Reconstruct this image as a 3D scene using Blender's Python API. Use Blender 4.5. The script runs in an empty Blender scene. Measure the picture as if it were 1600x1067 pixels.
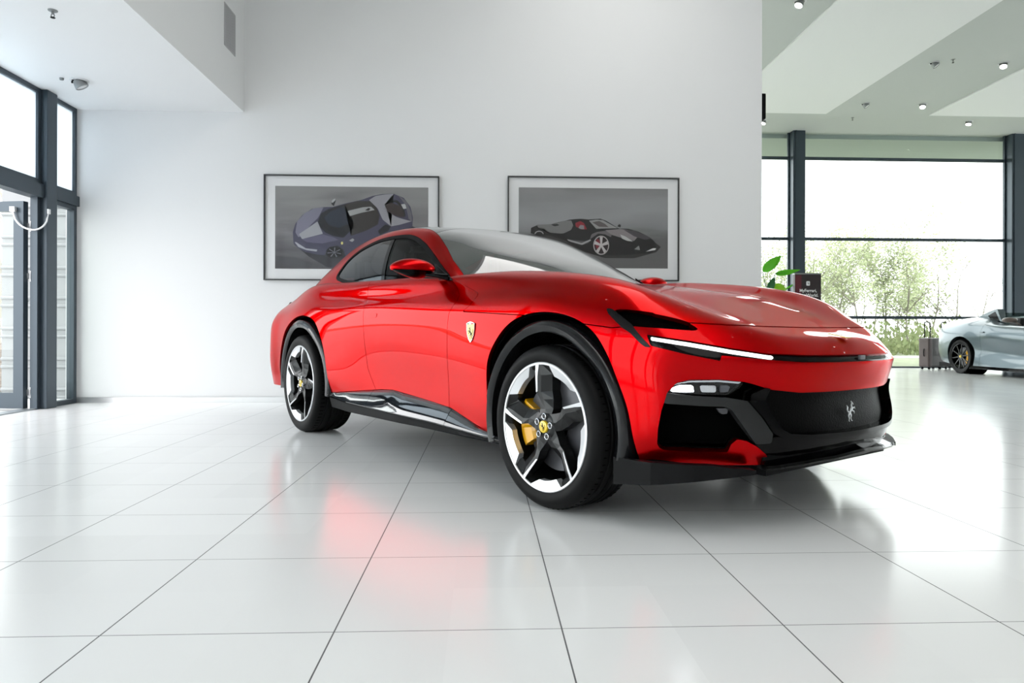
import bpy, bmesh, math, random
import numpy as np
from mathutils import Vector, Matrix
random.seed(7)
R = math.radians
SC = bpy.context.scene
COL = SC.collection
# ------------------------------------------------------------------ camera
cam_d = bpy.data.cameras.new('camera'); cam = bpy.data.objects.new('camera', cam_d); COL.objects.link(cam)
cam_d.sensor_width = 36; cam_d.lens = 1072.3/1600*36; cam_d.shift_y = -11.6/1600
cam_d.clip_start = .05; cam_d.clip_end = 400
cam.matrix_world = Matrix.Translation((0, 0, .783)) @ Matrix.Rotation(-.0418, 4, 'Z') @ Matrix.Rotation(R(90), 4, 'X') @ Matrix.Rotation(.0025, 4, 'Z')
SC.camera = cam
# ------------------------------------------------------------------ world / exposure
w = bpy.data.worlds.new('sky'); SC.world = w; w.use_nodes = True
bg = w.node_tree.nodes['Background']; bg.inputs[0].default_value = (.97, .985, 1, 1); bg.inputs[1].default_value = 2.2
SC.view_settings.view_transform = 'Standard'; SC.view_settings.look = 'None'
SC.view_settings.exposure = 1.22; SC.view_settings.gamma = 1; SC.view_settings.use_curve_mapping = False
cy = SC.cycles
cy.max_bounces = 10; cy.diffuse_bounces = 6; cy.glossy_bounces = 5; cy.transmission_bounces = 8; cy.transparent_max_bounces = 12
cy.sample_clamp_indirect = 8; cy.caustics_reflective = False; cy.caustics_refractive = False
try: cy.use_denoising = True
except Exception: pass

# ------------------------------------------------------------------ materials
def mat(name, col, rough=.5, metal=0, coat=0, spec=.5, emit=None, estr=0, coat_rough=.03):
    m = bpy.data.materials.new(name); m.use_nodes = True; b = m.node_tree.nodes['Principled BSDF']
    b.inputs['Base Color'].default_value = (*col, 1); b.inputs['Roughness'].default_value = rough
    b.inputs['Metallic'].default_value = metal; b.inputs['Coat Weight'].default_value = coat
    b.inputs['Coat Roughness'].default_value = coat_rough; b.inputs['Specular IOR Level'].default_value = spec
    if emit: b.inputs['Emission Color'].default_value = (*emit, 1); b.inputs['Emission Strength'].default_value = estr
    return m
def nd(m, t, **k):
    n = m.node_tree.nodes.new(t)
    for a, v in k.items():
        if a in n.inputs.keys() if isinstance(a, str) else False: n.inputs[a].default_value = v
        else: setattr(n, a, v)
    return n
def lk(m, a, b): m.node_tree.links.new(a, b)
def noise_col(m, c1, c2, scale, detail=3, coord='Object', vec_scale=None):
    b = m.node_tree.nodes['Principled BSDF']; tc = nd(m, 'ShaderNodeTexCoord')
    n = nd(m, 'ShaderNodeTexNoise'); n.inputs['Scale'].default_value = scale; n.inputs['Detail'].default_value = detail
    src = tc.outputs[coord]
    if vec_scale:
        mp = nd(m, 'ShaderNodeMapping'); mp.inputs['Scale'].default_value = vec_scale; lk(m, src, mp.inputs[0]); src = mp.outputs[0]
    lk(m, src, n.inputs['Vector']); r = nd(m, 'ShaderNodeValToRGB')
    r.color_ramp.elements[0].position = .3; r.color_ramp.elements[1].position = .7
    r.color_ramp.elements[0].color = (*c1, 1); r.color_ramp.elements[1].color = (*c2, 1)
    lk(m, n.outputs['Fac'], r.inputs[0]); lk(m, r.outputs[0], b.inputs['Base Color'])
    return m
def glass_mat(name, tint, rough=0.0, ior=1.5, gain=1.0):
    m = bpy.data.materials.new(name); m.use_nodes = True; nt = m.node_tree; nt.nodes.clear()
    o = nt.nodes.new('ShaderNodeOutputMaterial'); mx = nt.nodes.new('ShaderNodeMixShader')
    t = nt.nodes.new('ShaderNodeBsdfTransparent'); t.inputs[0].default_value = (*tint, 1)
    g = nt.nodes.new('ShaderNodeBsdfGlossy'); g.inputs['Roughness'].default_value = rough
    f = nt.nodes.new('ShaderNodeFresnel'); ge = nt.nodes.new('ShaderNodeNewGeometry'); mi = nt.nodes.new('ShaderNodeMix')
    mi.inputs[2].default_value = ior; mi.inputs[3].default_value = 1/ior; nt.links.new(ge.outputs['Backfacing'], mi.inputs[0]); nt.links.new(mi.outputs[0], f.inputs[0])
    mu = nt.nodes.new('ShaderNodeMath'); mu.operation = 'MULTIPLY'; mu.inputs[1].default_value = gain; mu.use_clamp = True
    nt.links.new(f.outputs[0], mu.inputs[0]); nt.links.new(mu.outputs[0], mx.inputs[0])
    nt.links.new(t.outputs[0], mx.inputs[1]); nt.links.new(g.outputs[0], mx.inputs[2]); nt.links.new(mx.outputs[0], o.inputs[0])
    return m
M = {}
M['wall'] = mat('white wall paint', (.80, .80, .805), .6)
M['ceil_grey'] = mat('grey green ceiling paint', (.56, .58, .56), .7)
M['ceil_white'] = mat('white ceiling paint', (.86, .86, .86), .6)
M['soffit'] = mat('white soffit paint', (.83, .835, .84), .6)
M['alu'] = mat('slate window aluminium', (.05, .068, .085), .35, .3)
M['alu_light'] = mat('pale aluminium', (.35, .38, .4), .35, .7)
M['steel'] = mat('brushed steel strip', (.62, .62, .63), .3, .9)
M['pane'] = glass_mat('window glass', (.96, .985, .975), 0, 1.35)
M['frost'] = mat('frosted film', (.85, .9, .93), .5)
_m = M['frost'].node_tree; _t = _m.nodes.new('ShaderNodeBsdfTranslucent'); _t.inputs[0].default_value = (.80, .86, .90, 1); _x = _m.nodes.new('ShaderNodeMixShader'); _x.inputs[0].default_value = .8
_m.links.new(_m.nodes['Principled BSDF'].outputs[0], _x.inputs[1]); _m.links.new(_t.outputs[0], _x.inputs[2]); _m.links.new(_x.outputs[0], _m.nodes['Material Output'].inputs[0])
M['red'] = mat('red metallic paint', (.50, .0004, .002), .30, 1.0, .85, .5, coat_rough=.012); M['red'].node_tree.nodes['Principled BSDF'].inputs['Specular Tint'].default_value = (1, .02, .02, 1); M['red'].node_tree.nodes['Principled BSDF'].inputs['Coat IOR'].default_value = 1.19
M['black_gloss'] = mat('gloss black', (.001, .001, .0012), .08, spec=.13)
M['sill'] = mat('gloss sill', (.004, .0045, .006), .05, spec=.5, coat=1)
M['carbon'] = mat('dark carbon', (.004, .004, .0045), .42, spec=.14)
M['black_matt'] = mat('matt black plastic', (.003, .003, .0035), .6, spec=.12)
M['void'] = mat('black interior lining', (.0012, .0012, .0012), .9, spec=.04)
M['roofglass'] = mat('tinted roof glass', (.006, .006, .005), .03, spec=.9, coat=1)
M['tyre'] = mat('tyre rubber', (.0035, .0035, .0037), .5, spec=.12)
M['rim_dark'] = mat('dark grey wheel paint', (.013, .0135, .014), .3, .5, .2)
M['rim_silver'] = mat('diamond cut silver', (.72, .73, .75), .3, .7)
M['disc'] = mat('carbon ceramic disc', (.10, .10, .11), .35, .5)
M['yellow'] = mat('yellow caliper paint', (.85, .42, .003), .3, 0, .8)
M['badge_yellow'] = mat('yellow enamel', (.88, .62, .03), .3, 0, .8)
M['chrome'] = mat('chrome', (.75, .75, .76), .12, 1)
M['led'] = mat('white running light', (1, 1, 1), .3, emit=(1, .98, .97), estr=1.0)
M['lampglow'] = mat('headlamp glow', (1, 1, 1), .3, emit=(.93, .96, 1), estr=5.0)

# ------------------------------------------------------------------ helpers
def link(o, parent=None, label=None, cat=None, group=None, kind=None):
    COL.objects.link(o)
    if parent is not None: o.parent = parent
    if label: o['label'] = label
    if cat: o['category'] = cat
    if group: o['group'] = group
    if kind: o['kind'] = kind
    return o
def empty(name, loc=(0, 0, 0), rz=0, **k):
    o = bpy.data.objects.new(name, None); o.location = loc; o.rotation_euler = (0, 0, rz); o.empty_display_size = .2
    return link(o, **k)
def mesh_obj(name, V, F, m, smooth=False, **k):
    me = bpy.data.meshes.new(name); me.from_pydata([tuple(map(float, v)) for v in V], [], [tuple(map(int, f)) for f in F]); me.update()
    for mm in (m if isinstance(m, (list, tuple)) else [m]): me.materials.append(mm)
    if smooth: me.polygons.foreach_set('use_smooth', [True]*len(me.polygons))
    return link(bpy.data.objects.new(name, me), **k)
class MB:
    """collects shapes into ONE mesh"""
    def __init__(s): s.V = []; s.F = []; s.S = []; s.MI = []
    def add(s, V, F, smooth=False, mi=0):
        b = len(s.V); s.V += [tuple(v) for v in V]; s.F += [tuple(b+i for i in f) for f in F]; s.S += [smooth]*len(F); s.MI += [mi]*len(F); return s
    def box(s, x0, x1, y0, y1, z0, z1, mi=0, bev=0):
        if bev:
            bm = bmesh.new(); bmesh.ops.create_cube(bm, size=1)
            for v in bm.verts: v.co = Vector(((x0+x1)/2+v.co.x*(x1-x0), (y0+y1)/2+v.co.y*(y1-y0), (z0+z1)/2+v.co.z*(z1-z0)))
            bmesh.ops.bevel(bm, geom=bm.edges[:]+bm.verts[:], offset=bev, segments=2, profile=.6, affect='EDGES')
            return s.bm(bm, mi=mi)
        V = [(x, y, z) for x in (x0, x1) for y in (y0, y1) for z in (z0, z1)]
        return s.add(V, [(0, 1, 3, 2), (4, 6, 7, 5), (0, 4, 5, 1), (2, 3, 7, 6), (0, 2, 6, 4), (1, 5, 7, 3)], mi=mi)
    def bm(s, bm, smooth=False, mi=0):
        bm.verts.index_update(); s.add([v.co[:] for v in bm.verts], [[v.index for v in f.verts] for f in bm.faces], smooth, mi); bm.free(); return s
    def tube(s, pts, r, n=8, mi=0, caps=True, closed=False):
        pts = [Vector(p) for p in pts]; rr = r if isinstance(r, (list, tuple)) else [r]*len(pts)
        V = []; F = []; up = None
        for i, p in enumerate(pts):
            a = pts[(i-1) % len(pts)] if (closed or i > 0) else p; b = pts[(i+1) % len(pts)] if (closed or i < len(pts)-1) else p
            t = (b-a).normalized()
            if up is None: up = t.orthogonal().normalized()
            up = (up-t*up.dot(t)).normalized(); sd = t.cross(up)
            V += [p+(up*math.cos(2*math.pi*k/n)+sd*math.sin(2*math.pi*k/n))*rr[i] for k in range(n)]
        m = len(pts)
        for i in range(m if closed else m-1):
            j = (i+1) % m
            F += [(i*n+k, i*n+(k+1) % n, j*n+(k+1) % n, j*n+k) for k in range(n)]
        if caps and not closed: F += [tuple(range(n))[::-1], tuple((m-1)*n+k for k in range(n))]
        return s.add(V, F, True, mi)
    def prism(s, poly, axis, a, b, mi=0, smooth=False):
        """poly in the two other axes (cyclic order), extruded along axis from a to b"""
        def pt(q, h): return {'x': (h, q[0], q[1]), 'y': (q[0], h, q[1]), 'z': (q[0], q[1], h)}[axis]
        n = len(poly); V = [pt(q, a) for q in poly]+[pt(q, b) for q in poly]
        return s.add(V, [tuple(range(n))[::-1], tuple(range(n, 2*n))]+[(i, (i+1) % n, n+(i+1) % n, n+i) for i in range(n)], smooth, mi)
    def lathe(s, prof, n=48, axis='y', c=(0, 0, 0), mi=0, closed=False, a0=0, a1=2*math.pi):
        """prof: (radius, h) along axis"""
        full = abs(a1-a0-2*math.pi) < 1e-6; k = n if full else n+1; V = []
        for i in range(k):
            a = a0+(a1-a0)*i/n; ca, sa = math.cos(a), math.sin(a)
            for r, h in prof:
                V.append({'y': (c[0]+r*ca, c[1]+h, c[2]+r*sa), 'z': (c[0]+r*ca, c[1]+r*sa, c[2]+h), 'x': (c[0]+h, c[1]+r*ca, c[2]+r*sa)}[axis])
        m = len(prof); F = []
        for i in range(n):
            j = (i+1) % k
            for q in range(m if closed else m-1):
                q2 = (q+1) % m; F.append((i*m+q, j*m+q, j*m+q2, i*m+q2))
        return s.add(V, F, True, mi)
    def build(s, name, m, fix=True, **k):
        me = bpy.data.meshes.new(name); me.from_pydata(s.V, [], s.F)
        for mm in (m if isinstance(m, (list, tuple)) else [m]): me.materials.append(mm)
        me.polygons.foreach_set('use_smooth', s.S); me.polygons.foreach_set('material_index', s.MI); me.update()
        if fix:
            bm = bmesh.new(); bm.from_mesh(me); bmesh.ops.remove_doubles(bm, verts=bm.verts[:], dist=1e-5); bmesh.ops.recalc_face_normals(bm, faces=bm.faces[:]); bm.to_mesh(me); bm.free()
        if any(s.S):
            try: me.set_sharp_from_angle(angle=R(40))
            except Exception: pass
        return link(bpy.data.objects.new(name, me), **k)
def box(name, x0, x1, y0, y1, z0, z1, m, bev=0, **k): return MB().box(x0, x1, y0, y1, z0, z1, bev=bev).build(name, m, **k)
def copy_tree(o, parent=None):
    c = o.copy(); COL.objects.link(c)
    if parent is not None: c.parent = parent
    for ch in list(o.children): copy_tree(ch, c)
    return c
ST = dict(kind='structure')

# ------------------------------------------------------------------ the room
YB = 7.9; XG = -4.58; HL = 3.29; HC = 5.57; YW = 16.0; XR = 22.0; YN = -9.0; XWE = 3.25
def floor_material():
    m = mat('large glossy floor tiles', (.8, .8, .8), .16, 0, 0, .25)
    b = m.node_tree.nodes['Principled BSDF']; tc = nd(m, 'ShaderNodeTexCoord')
    sp = nd(m, 'ShaderNodeSeparateXYZ'); lk(m, tc.outputs['Object'], sp.inputs[0])
    def axis(out, off):
        a = nd(m, 'ShaderNodeMath', operation='ADD'); a.inputs[1].default_value = 60-off+.3; lk(m, out, a.inputs[0])
        d = nd(m, 'ShaderNodeMath', operation='DIVIDE'); d.inputs[1].default_value = .6; lk(m, a.outputs[0], d.inputs[0])
        fr = nd(m, 'ShaderNodeMath', operation='FRACT'); lk(m, d.outputs[0], fr.inputs[0])
        s = nd(m, 'ShaderNodeMath', operation='SUBTRACT'); s.inputs[1].default_value = .5; lk(m, fr.outputs[0], s.inputs[0])
        ab = nd(m, 'ShaderNodeMath', operation='ABSOLUTE'); lk(m, s.outputs[0], ab.inputs[0])
        fl = nd(m, 'ShaderNodeMath', operation='FLOOR'); lk(m, d.outputs[0], fl.inputs[0])
        return ab.outputs[0], fl.outputs[0]
    ax, fx = axis(sp.outputs[0], .2105); ay, fy = axis(sp.outputs[1], 1.8185)
    def line(o, wd):
        l = nd(m, 'ShaderNodeMath', operation='LESS_THAN'); l.inputs[1].default_value = wd/.6/2; lk(m, o, l.inputs[0]); return l.outputs[0]
    mx = nd(m, 'ShaderNodeMath', operation='MAXIMUM'); lk(m, line(ax, .0042), mx.inputs[0]); lk(m, line(ay, .003), mx.inputs[1])
    cv = nd(m, 'ShaderNodeCombineXYZ'); lk(m, fx, cv.inputs[0]); lk(m, fy, cv.inputs[1])
    wn = nd(m, 'ShaderNodeTexWhiteNoise'); lk(m, cv.outputs[0], wn.inputs['Vector'])
    mr = nd(m, 'ShaderNodeMapRange'); mr.inputs['To Min'].default_value = .78; mr.inputs['To Max'].default_value = .82; lk(m, wn.outputs['Value'], mr.inputs[0])
    hs = nd(m, 'ShaderNodeCombineColor'); [lk(m, mr.outputs[0], hs.inputs[i]) for i in range(3)]
    mc = nd(m, 'ShaderNodeMix', data_type='RGBA'); lk(m, mx.outputs[0], mc.inputs[0]); lk(m, hs.outputs[0], mc.inputs[6]); mc.inputs[7].default_value = (.13, .13, .135, 1)
    lk(m, mc.outputs[2], b.inputs['Base Color'])
    rr = nd(m, 'ShaderNodeMapRange'); rr.inputs['To Min'].default_value = .17; rr.inputs['To Max'].default_value = .7; lk(m, mx.outputs[0], rr.inputs[0]); lk(m, rr.outputs[0], b.inputs['Roughness'])
    return m
M['floor'] = floor_material()
M['panel'] = mat('added fill glow', (.8, .8, .8), .5, emit=(1, .985, .96), estr=.95)  # emission for the added fill panel
box('floor', XG-.1, XR, YN, YW+.2, -.2, 0, M['floor'], **ST)
box('wall_back', XG-.1, XWE, YB, YB+.28, 0, HC, M['wall'], **ST)
box('baseboard_back', XG+.02, XWE, YB-.015, YB, 0, .062, M['steel'], **ST)
# low ceiling over the entrance, with its vertical face
MB().box(XG-.1, -2.715, YN, YB, HL, HC).build('ceiling_low', M['soffit'], **ST)
box('ceiling', XG-.1, XR, YN, YW+.3, HC, HC+.2, M['ceil_grey'], **ST)
bays = [(.42, 2.75), (5.03, 7.37), (9.65, 11.98), (14.27, 16.6), (18.9, 21.2)]
for i, (a, b_) in enumerate(bays):
    for j, (y0, y1) in enumerate([(-7.5, 7.3), (8.3, 14.5)]):
        if i == 0 and j == 1: continue
        if j == 0 and i < 1:
            lp = empty('added_fill_panel', ((a+b_)/2, (y0+y1)/2, HC), label='long added fill-light panel, out of view in the ceiling high above the red car', cat='ceiling light')  # glowing panel added out of view to brighten room and glass reflections
            MB().box(-1.16, 1.16, -7.4, 7.4, -.025, 0).build('panel_tray', M['ceil_white'], parent=lp); MB().box(-1.08, 1.08, -7.3, 7.3, -.03, -.026).build('fill_glow_sheet', M['panel'], parent=lp); continue
        box('trim_%d' % (20+i*2+j), a, b_, y0, y1, HC-.025, HC+.01, M['ceil_white'], **ST)

box('wall_near', XG-.1, XR, YN-.2, YN, 0, HC, M['wall'], **ST)
# return wall closing the space behind the picture wall on its left
box('wall_behind', XG-.1, XG, YB+.28, YW, 0, HC, M['wall'], **ST)
# ------------------------------------------------------------------ glazed walls
def frame_rect(mb, axis, p, a0, a1, z0, z1, t, d):
    """rectangular frame in the plane axis=p, running a0..a1 and z0..z1, bar width t, depth d (tuple about p)"""
    for (b0, b1, c0, c1) in ((a0, a0+t, z0, z1), (a1-t, a1, z0, z1), (a0+t, a1-t, z0, z0+t), (a0+t, a1-t, z1-t, z1)):
        if axis == 'x': mb.box(p+d[0], p+d[1], b0, b1, c0, c1)
        else: mb.box(b0, b1, p+d[0], p+d[1], c0, c1)
def window(name, axis, p, a0, a1, z0, z1, t=.05, d=(-.05, .03), upper=None, **k):
    e = empty(name, (p, (a0+a1)/2, z0) if axis == 'x' else ((a0+a1)/2, p, z0), **ST); off = e.location
    m = MB(); frame_rect(m, axis, p, a0, a1, z0, z1, t, d); f = m.build('window_frame', M['alu']); f.parent = e; f.location = -off
    m = MB(); q = -.006
    if axis == 'x': m.box(p+q, p-q, a0+t*.8, a1-t*.8, z0+t*.8, z1-t*.8)
    else: m.box(a0+t*.8, a1-t*.8, p+q, p-q, z0+t*.8, z1-t*.8)
    g = m.build('window_pane', M['frost'] if (axis == 'x' and p < 0 and z0 > 2) else M['pane']); g.parent = e; g.location = -off
    return e
wn = [0]
def win(*a, **k): wn[0] += 1; return window('window_%d' % wn[0], *a, **k)
# entrance side (x = XG): narrow bay beside the picture wall, column, door opening, then more bays to behind the camera
win('x', XG, 7.38, 7.88, .0, 2.20, .05)
win('x', XG, 7.38, 7.88, 2.31, HL, .045)
box('trim_1', XG-.07, XG+.05, 7.44, YB, 2.20, 2.31, M['alu'], **ST)
box('trim_2', XG-.07, XG+.09, 7.26, 7.43, 0, HL, M['alu'], bev=.008, **ST)          # column
box('trim_3', XG-.07, XG+.06, 5.05, 7.27, 2.17, 2.31, M['alu'], **ST)
win('x', XG, 5.05, 7.26, 2.31, HL, .05)
MB().box(XG-.05, XG+.02, 7.215, 7.262, 0, 2.17).box(XG-.01, XG+.03, 7.20, 7.22, 0, 2.17).build('trim_4', M['alu'], **ST)
box('trim_5', XG-.10, XG+.02, 5.05, 7.2, .0, .012, M['alu_light'], **ST)
box('trim_6', XG-.07, XG+.10, 4.86, 5.05, 0, HL, M['alu'], bev=.008, **ST)
y = 4.86
while y > YN+.3:
    y0 = max(y-2.4, YN)
    win('x', XG, y0+.17, y, .0, 2.20, .06); win('x', XG, y0+.17, y, 2.31, HL, .05)
    box('trim_7', XG-.07, XG+.05, y0+.17, y, 2.2, 2.31, M['alu'], **ST)
    box('trim_8', XG-.07, XG+.10, y0, y0+.17, 0, HL, M['alu'], **ST)
    y = y0
# open door leaf, swung outwards
dr = empty('door_1', (XG-.085, 7.20, .012), R(171), **ST)      # local x runs along the leaf from the hinge
m = MB(); W = 1.05; H_ = 2.11
for b in ((0, .11, 0, H_), (W-.11, W, 0, H_), (.11, W-.11, 0, .16), (.11, W-.11, H_-.10, H_)): m.box(b[0], b[1], -.03, .03, b[2], b[3])
m.build('door_frame', M['alu'], parent=dr)
MB().box(.1, W-.1, -.006, .006, .15, H_-.09).build('door_pane', M['pane'], parent=dr)
for z in (.16, 1.35, 1.86):
    MB().lathe([(0, -.055), (.014, -.055), (.014, .055), (0, .055)], 12, 'z', (-.03, -.03, z)).box(-.04, 0, -.04, -.015, z-.03, z+.03).build('hinge', M['steel'], parent=dr)
MB().box(.03, .08, -.05, -.03, .98, 1.16).tube([(.055, -.05, 1.1), (.055, -.09, 1.1), (.17, -.09, 1.1)], .009).build('door_handle', M['steel'], parent=dr)
# hanging retaining strap between leaf and column
a = Vector((XG+.09, 7.28, 2.03)); b = Vector((XG-.19, 7.16, 2.03))
pts = []
for i in range(17):
    t = i/16; p_ = a.lerp(b, t); s = 1-(2*t-1)**2; p_.z -= .20*math.sqrt(max(0, s)); p_ += Vector((.05, -.05, 0))*s; pts.append(p_)
o = MB().tube(pts, .0085, 8).box(a.x-.03, a.x+.012, a.y-.018, a.y+.018, a.z-.02, a.z+.03).box(b.x-.02, b.x+.03, b.y-.018, b.y+.018, b.z-.02, b.z+.03).build('retaining_strap', mat('white cable', (.85, .85, .86), .4))
link_props = lambda o, l, c, g=None: (o.__setitem__('label', l), o.__setitem__('category', c), g and o.__setitem__('group', g))
link_props(o, 'white curved cable hanging between the open glass door and the dark column', 'cable')
# far window wall y = YW and glazed side at right
def far_bay(x0, x1):
    win('y', YW, x0, x1, 0, 1.20, .035, (-.03, .03)); win('y', YW, x0, x1, 1.20, 3.06, .035, (-.03, .03))
    win('y', YW, x0, x1, 3.06, 4.97, .035, (-.03, .03)); win('y', YW, x0, x1, 4.97, HC+.05, .035, (-.03, .03))
for a, b_ in ((-4.6, 1.6), (1.9, 7.24), (7.53, 12.53), (12.97, 17.2), (17.5, 22.0)): far_bay(a, b_)
for a, b_ in ((1.6, 1.9), (7.24, 7.53), (12.53, 12.97), (17.2, 17.5)):
    MB().box(a, b_, YW-.22, YW+.06, 0, HC).box(a+.05, a+.075, YW-.24, YW-.22, 0, HC).build('trim_9', M['alu'], **ST)
box('wall_right', XR, XR+.2, YN, 8.0, 0, HC, M['wall'], **ST)
yy = 8.0
while yy < YW-.5:
    y1 = min(yy+4.9, YW-.1)
    for z0, z1 in ((0, 1.2), (1.2, 3.06), (3.06, 4.97), (4.97, HC)): win('x', XR-.02, yy+.3, y1, z0, z1, .035, (-.03, .03))
    box('trim_10', XR-.25, XR, yy, yy+.3, 0, HC, M['alu'], **ST); yy = y1
# ------------------------------------------------------------------ outside
M['grass'] = noise_col(mat('lawn', (.2, .3, .08), .9), (.16, .185, .105), (.23, .25, .16), 1.5, 5)
M['paving'] = mat('terrace paving', (.62, .62, .62), .8)
M['bark'] = mat('pale bark', (.24, .22, .18), .9)
M['bark_dark'] = mat('dark bark', (.16, .13, .11), .9)
M['leaf_pale'] = mat('spring leaves', (.31, .35, .19), .8)
box('floor_outside', -60, 90, YW+.2, 110, -.35, -.05, M['grass'], **ST)
box('path_outside', -60, 90, 24, 26.2, -.06, -.03, M['paving'], **ST)
box('terrace', -30, XG-.1, -12, YW+.2, -.3, -.012, M['paving'], **ST)
MB().box(6, 22, YW+.1, YW+2.1, 5.47, 5.62).build('canopy', mat('pale green canopy', (.40, .44, .43), .6), **ST)
# pale ribbed wall beyond the entrance
m = MB().box(-5.82, -4.72, 8.55, 8.75, -.02, 4.2)
for k in range(11):
    z = .10+.369*k
    for dz in (0, -.095): m.tube([(-5.82, 8.55, z+dz), (-4.72, 8.55, z+dz)], .024, 10)
m.build('wall_outside', mat('pale cladding', (.27, .275, .28), .5), **ST)
def tree(x, y, h, seed, label, lean=.05, dens=1.0, name='bare_tree', leaves=True, bark='bark'):
    rd = random.Random(seed); e = empty(name, (x, y, -.05)); e['label'] = label; e['category'] = 'tree'; e['group'] = 'trees beyond the far windows' if y > 10 and x > 0 else 'trees beyond the entrance'
    tips = []; mb = MB()
    def grow(p, d, L, r, lv):
        n = 5; pts = [p]; rs = [r]
        for i in range(n):
            d = (d+Vector((rd.uniform(-1, 1), rd.uniform(-1, 1), rd.uniform(-.2, .5)))*.13).normalized(); p = p+d*(L/n); pts.append(p); rs.append(r*(1-.75*(i+1)/n))
        mb.tube(pts, rs, 5 if lv > 1 else 7, caps=False)
        if lv >= 3: tips.append(pts[-1]); tips.append(pts[2]); return
        k = {0: 9, 1: 6, 2: 4}[lv]; k = max(2, int(k*dens))
        for j in range(k):
            t = rd.uniform(.28, 1) if lv == 0 else rd.uniform(.15, 1); q = t*n; i0 = min(int(q), n-1); pp = pts[i0].lerp(pts[i0+1], q-i0)
            a = rd.uniform(0, 6.28); s = rd.uniform(.45, .8); nd_ = (d*(1-s*.6)+Vector((math.cos(a), math.sin(a), .35))*s).normalized()
            grow(pp, nd_, L*rd.uniform(.34, .55), max(.006, rs[i0]*.55), lv+1)
    grow(Vector((0, 0, 0)), Vector((rd.uniform(-1, 1)*lean, 0, 1)).normalized(), h*.85, .0125*h, 0)
    mb.build('trunk', M[bark], parent=e, fix=False)
    if leaves:
        V = []; F = []
        for t in tips:
            for q in range(4):
                c = t+Vector((rd.gauss(0, .3), rd.gauss(0, .3), rd.gauss(0, .28))); s = rd.uniform(.035, .07)*max(1, y/24); u = Vector((rd.gauss(0, 1), rd.gauss(0, 1), rd.gauss(0, 1))).normalized(); v = u.orthogonal().normalized()
                b = len(V); V += [c-u*s, c+v*s*.6, c+u*s, c-v*s*.6]; F.append((b, b+1, b+2, b+3))
        mesh_obj('foliage', V, F, M['leaf_pale'], parent=e)
    return e
TR = [(10.44, 24.5, 4.4, 'bushy leafing tree seen left of the left window post, above the plant'),
      (13.72, 28.5, 5.3, 'broad pale leafing tree directly right of the left window post, above the sign'),
      (15.61, 30.0, 5.5, 'dense leafing tree just right of the dark sign board, outside'),
      (16.02, 28.5, 5.0, 'dense leafing tree above the nose of the red car, outside'),
      (18.63, 31.0, 5.3, 'leafing tree in the middle of the wide far window, left of the suitcases'),
      (19.0, 30.0, 5.2, 'slim leafing tree just left of the dark suitcases, outside'),
      (21.01, 31.5, 5.2, 'slender tree with sparse leaves directly above the left suitcase handle'),
      (21.89, 31.0, 4.9, 'bare slender tree above the tail of the grey car, outside'),
      (24.24, 32.5, 4.6, 'low bare tree nearest the right window post'),
      (15.94, 36.0, 5.9, 'far tree half hidden by the left window post'),
      (20.07, 40.0, 6.4, 'tall far tree behind the two dense trees right of the sign'),
      (20.11, 37.0, 5.8, 'far leafing tree between the two dense trees right of the sign'),
      (24.47, 42.0, 6.4, 'far leafing tree behind the middle of the wide far window'),
      (23.4, 38.0, 5.6, 'far leafing tree close behind the slim tree left of the suitcases'),
      (28.0, 43.0, 5.8, 'farthest thin leafing tree above the left edge of the suitcases')]
for i, (x, y, h, l) in enumerate(TR): tree(x, y, h*.87, 11+i*7, l, leaves=i not in (7, 8), dens=1.15 if i < 4 else 1.0, name='leafing_tree' if i not in (7, 8) else 'bare_tree')
tree(-10.9, 16.0, 5.0, 91, 'bare tree seen through the open glass door', leaves=False, dens=.9)
tree(-13.4, 19.5, 7.0, 97, 'taller bare tree seen above the open glass door', leaves=False, dens=.9)
# low scrub under the trees
rd = random.Random(5); V = []; F = []
for i in range(9000):
    x = rd.uniform(6, 26); y = rd.uniform(26.6, 34); h = rd.uniform(.25, 1.7)*(.5+.5*math.sin(x*1.3)**2); s = rd.uniform(.04, .1); a = rd.uniform(0, 6.28); z = rd.uniform(0, h)
    b = len(V); dx, dy = math.cos(a)*s, math.sin(a)*s; V += [(x-dx, y-dy, z), (x, y, z+s*1.4), (x+dx, y+dy, z), (x, y, z-s)]; F.append((b, b+3, b+2, b+1))
o = mesh_obj('scrub', V, F, noise_col(mat('scrub green', (.4, .5, .2), .9), (.15, .19, .08), (.26, .29, .14), 2)); o['kind'] = 'stuff'; o['label'] = 'pale green scrub growing under the trees outside'; o['category'] = 'bushes'
# woven planter and rail on the terrace
m = noise_col(mat('woven brown rattan', (.2, .15, .12), .8), (.12, .09, .075), (.30, .24, .20), 14, 2, vec_scale=(1, 1, 5))
e = empty('rattan_sofa', (-7.12, 9.35, -.012)); link_props(e, 'brown woven outdoor sofa behind the open glass door', 'sofa')
MB().box(-1.1, 1.1, -.4, .4, .05, .42, bev=.02).build('seat_base', m, parent=e)
MB().box(-1.1, 1.1, .28, .42, .42, .66, bev=.02).box(-1.1, -.95, -.4, .3, .42, .64, bev=.02).box(.95, 1.1, -.4, .3, .42, .64, bev=.02).build('backrest', m, parent=e)
MB().box(-.95, .95, -.38, .28, .42, .52, bev=.03).build('cushion', mat('cream cushion', (.6, .57, .52), .9), parent=e)
m = MB()
for z in (1.05,): m.tube([(-14, 14.5, z), (-5.2, 14.5, z)], .025)
for x in (-13, -11, -9, -7, -5.4): m.tube([(x, 14.5, -.02), (x, 14.5, 1.05)], .02)
o = m.build('terrace_railing', mat('white railing', (.7, .7, .7), .5)); link_props(o, 'white tubular railing at the terrace edge outside', 'railing')
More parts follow.
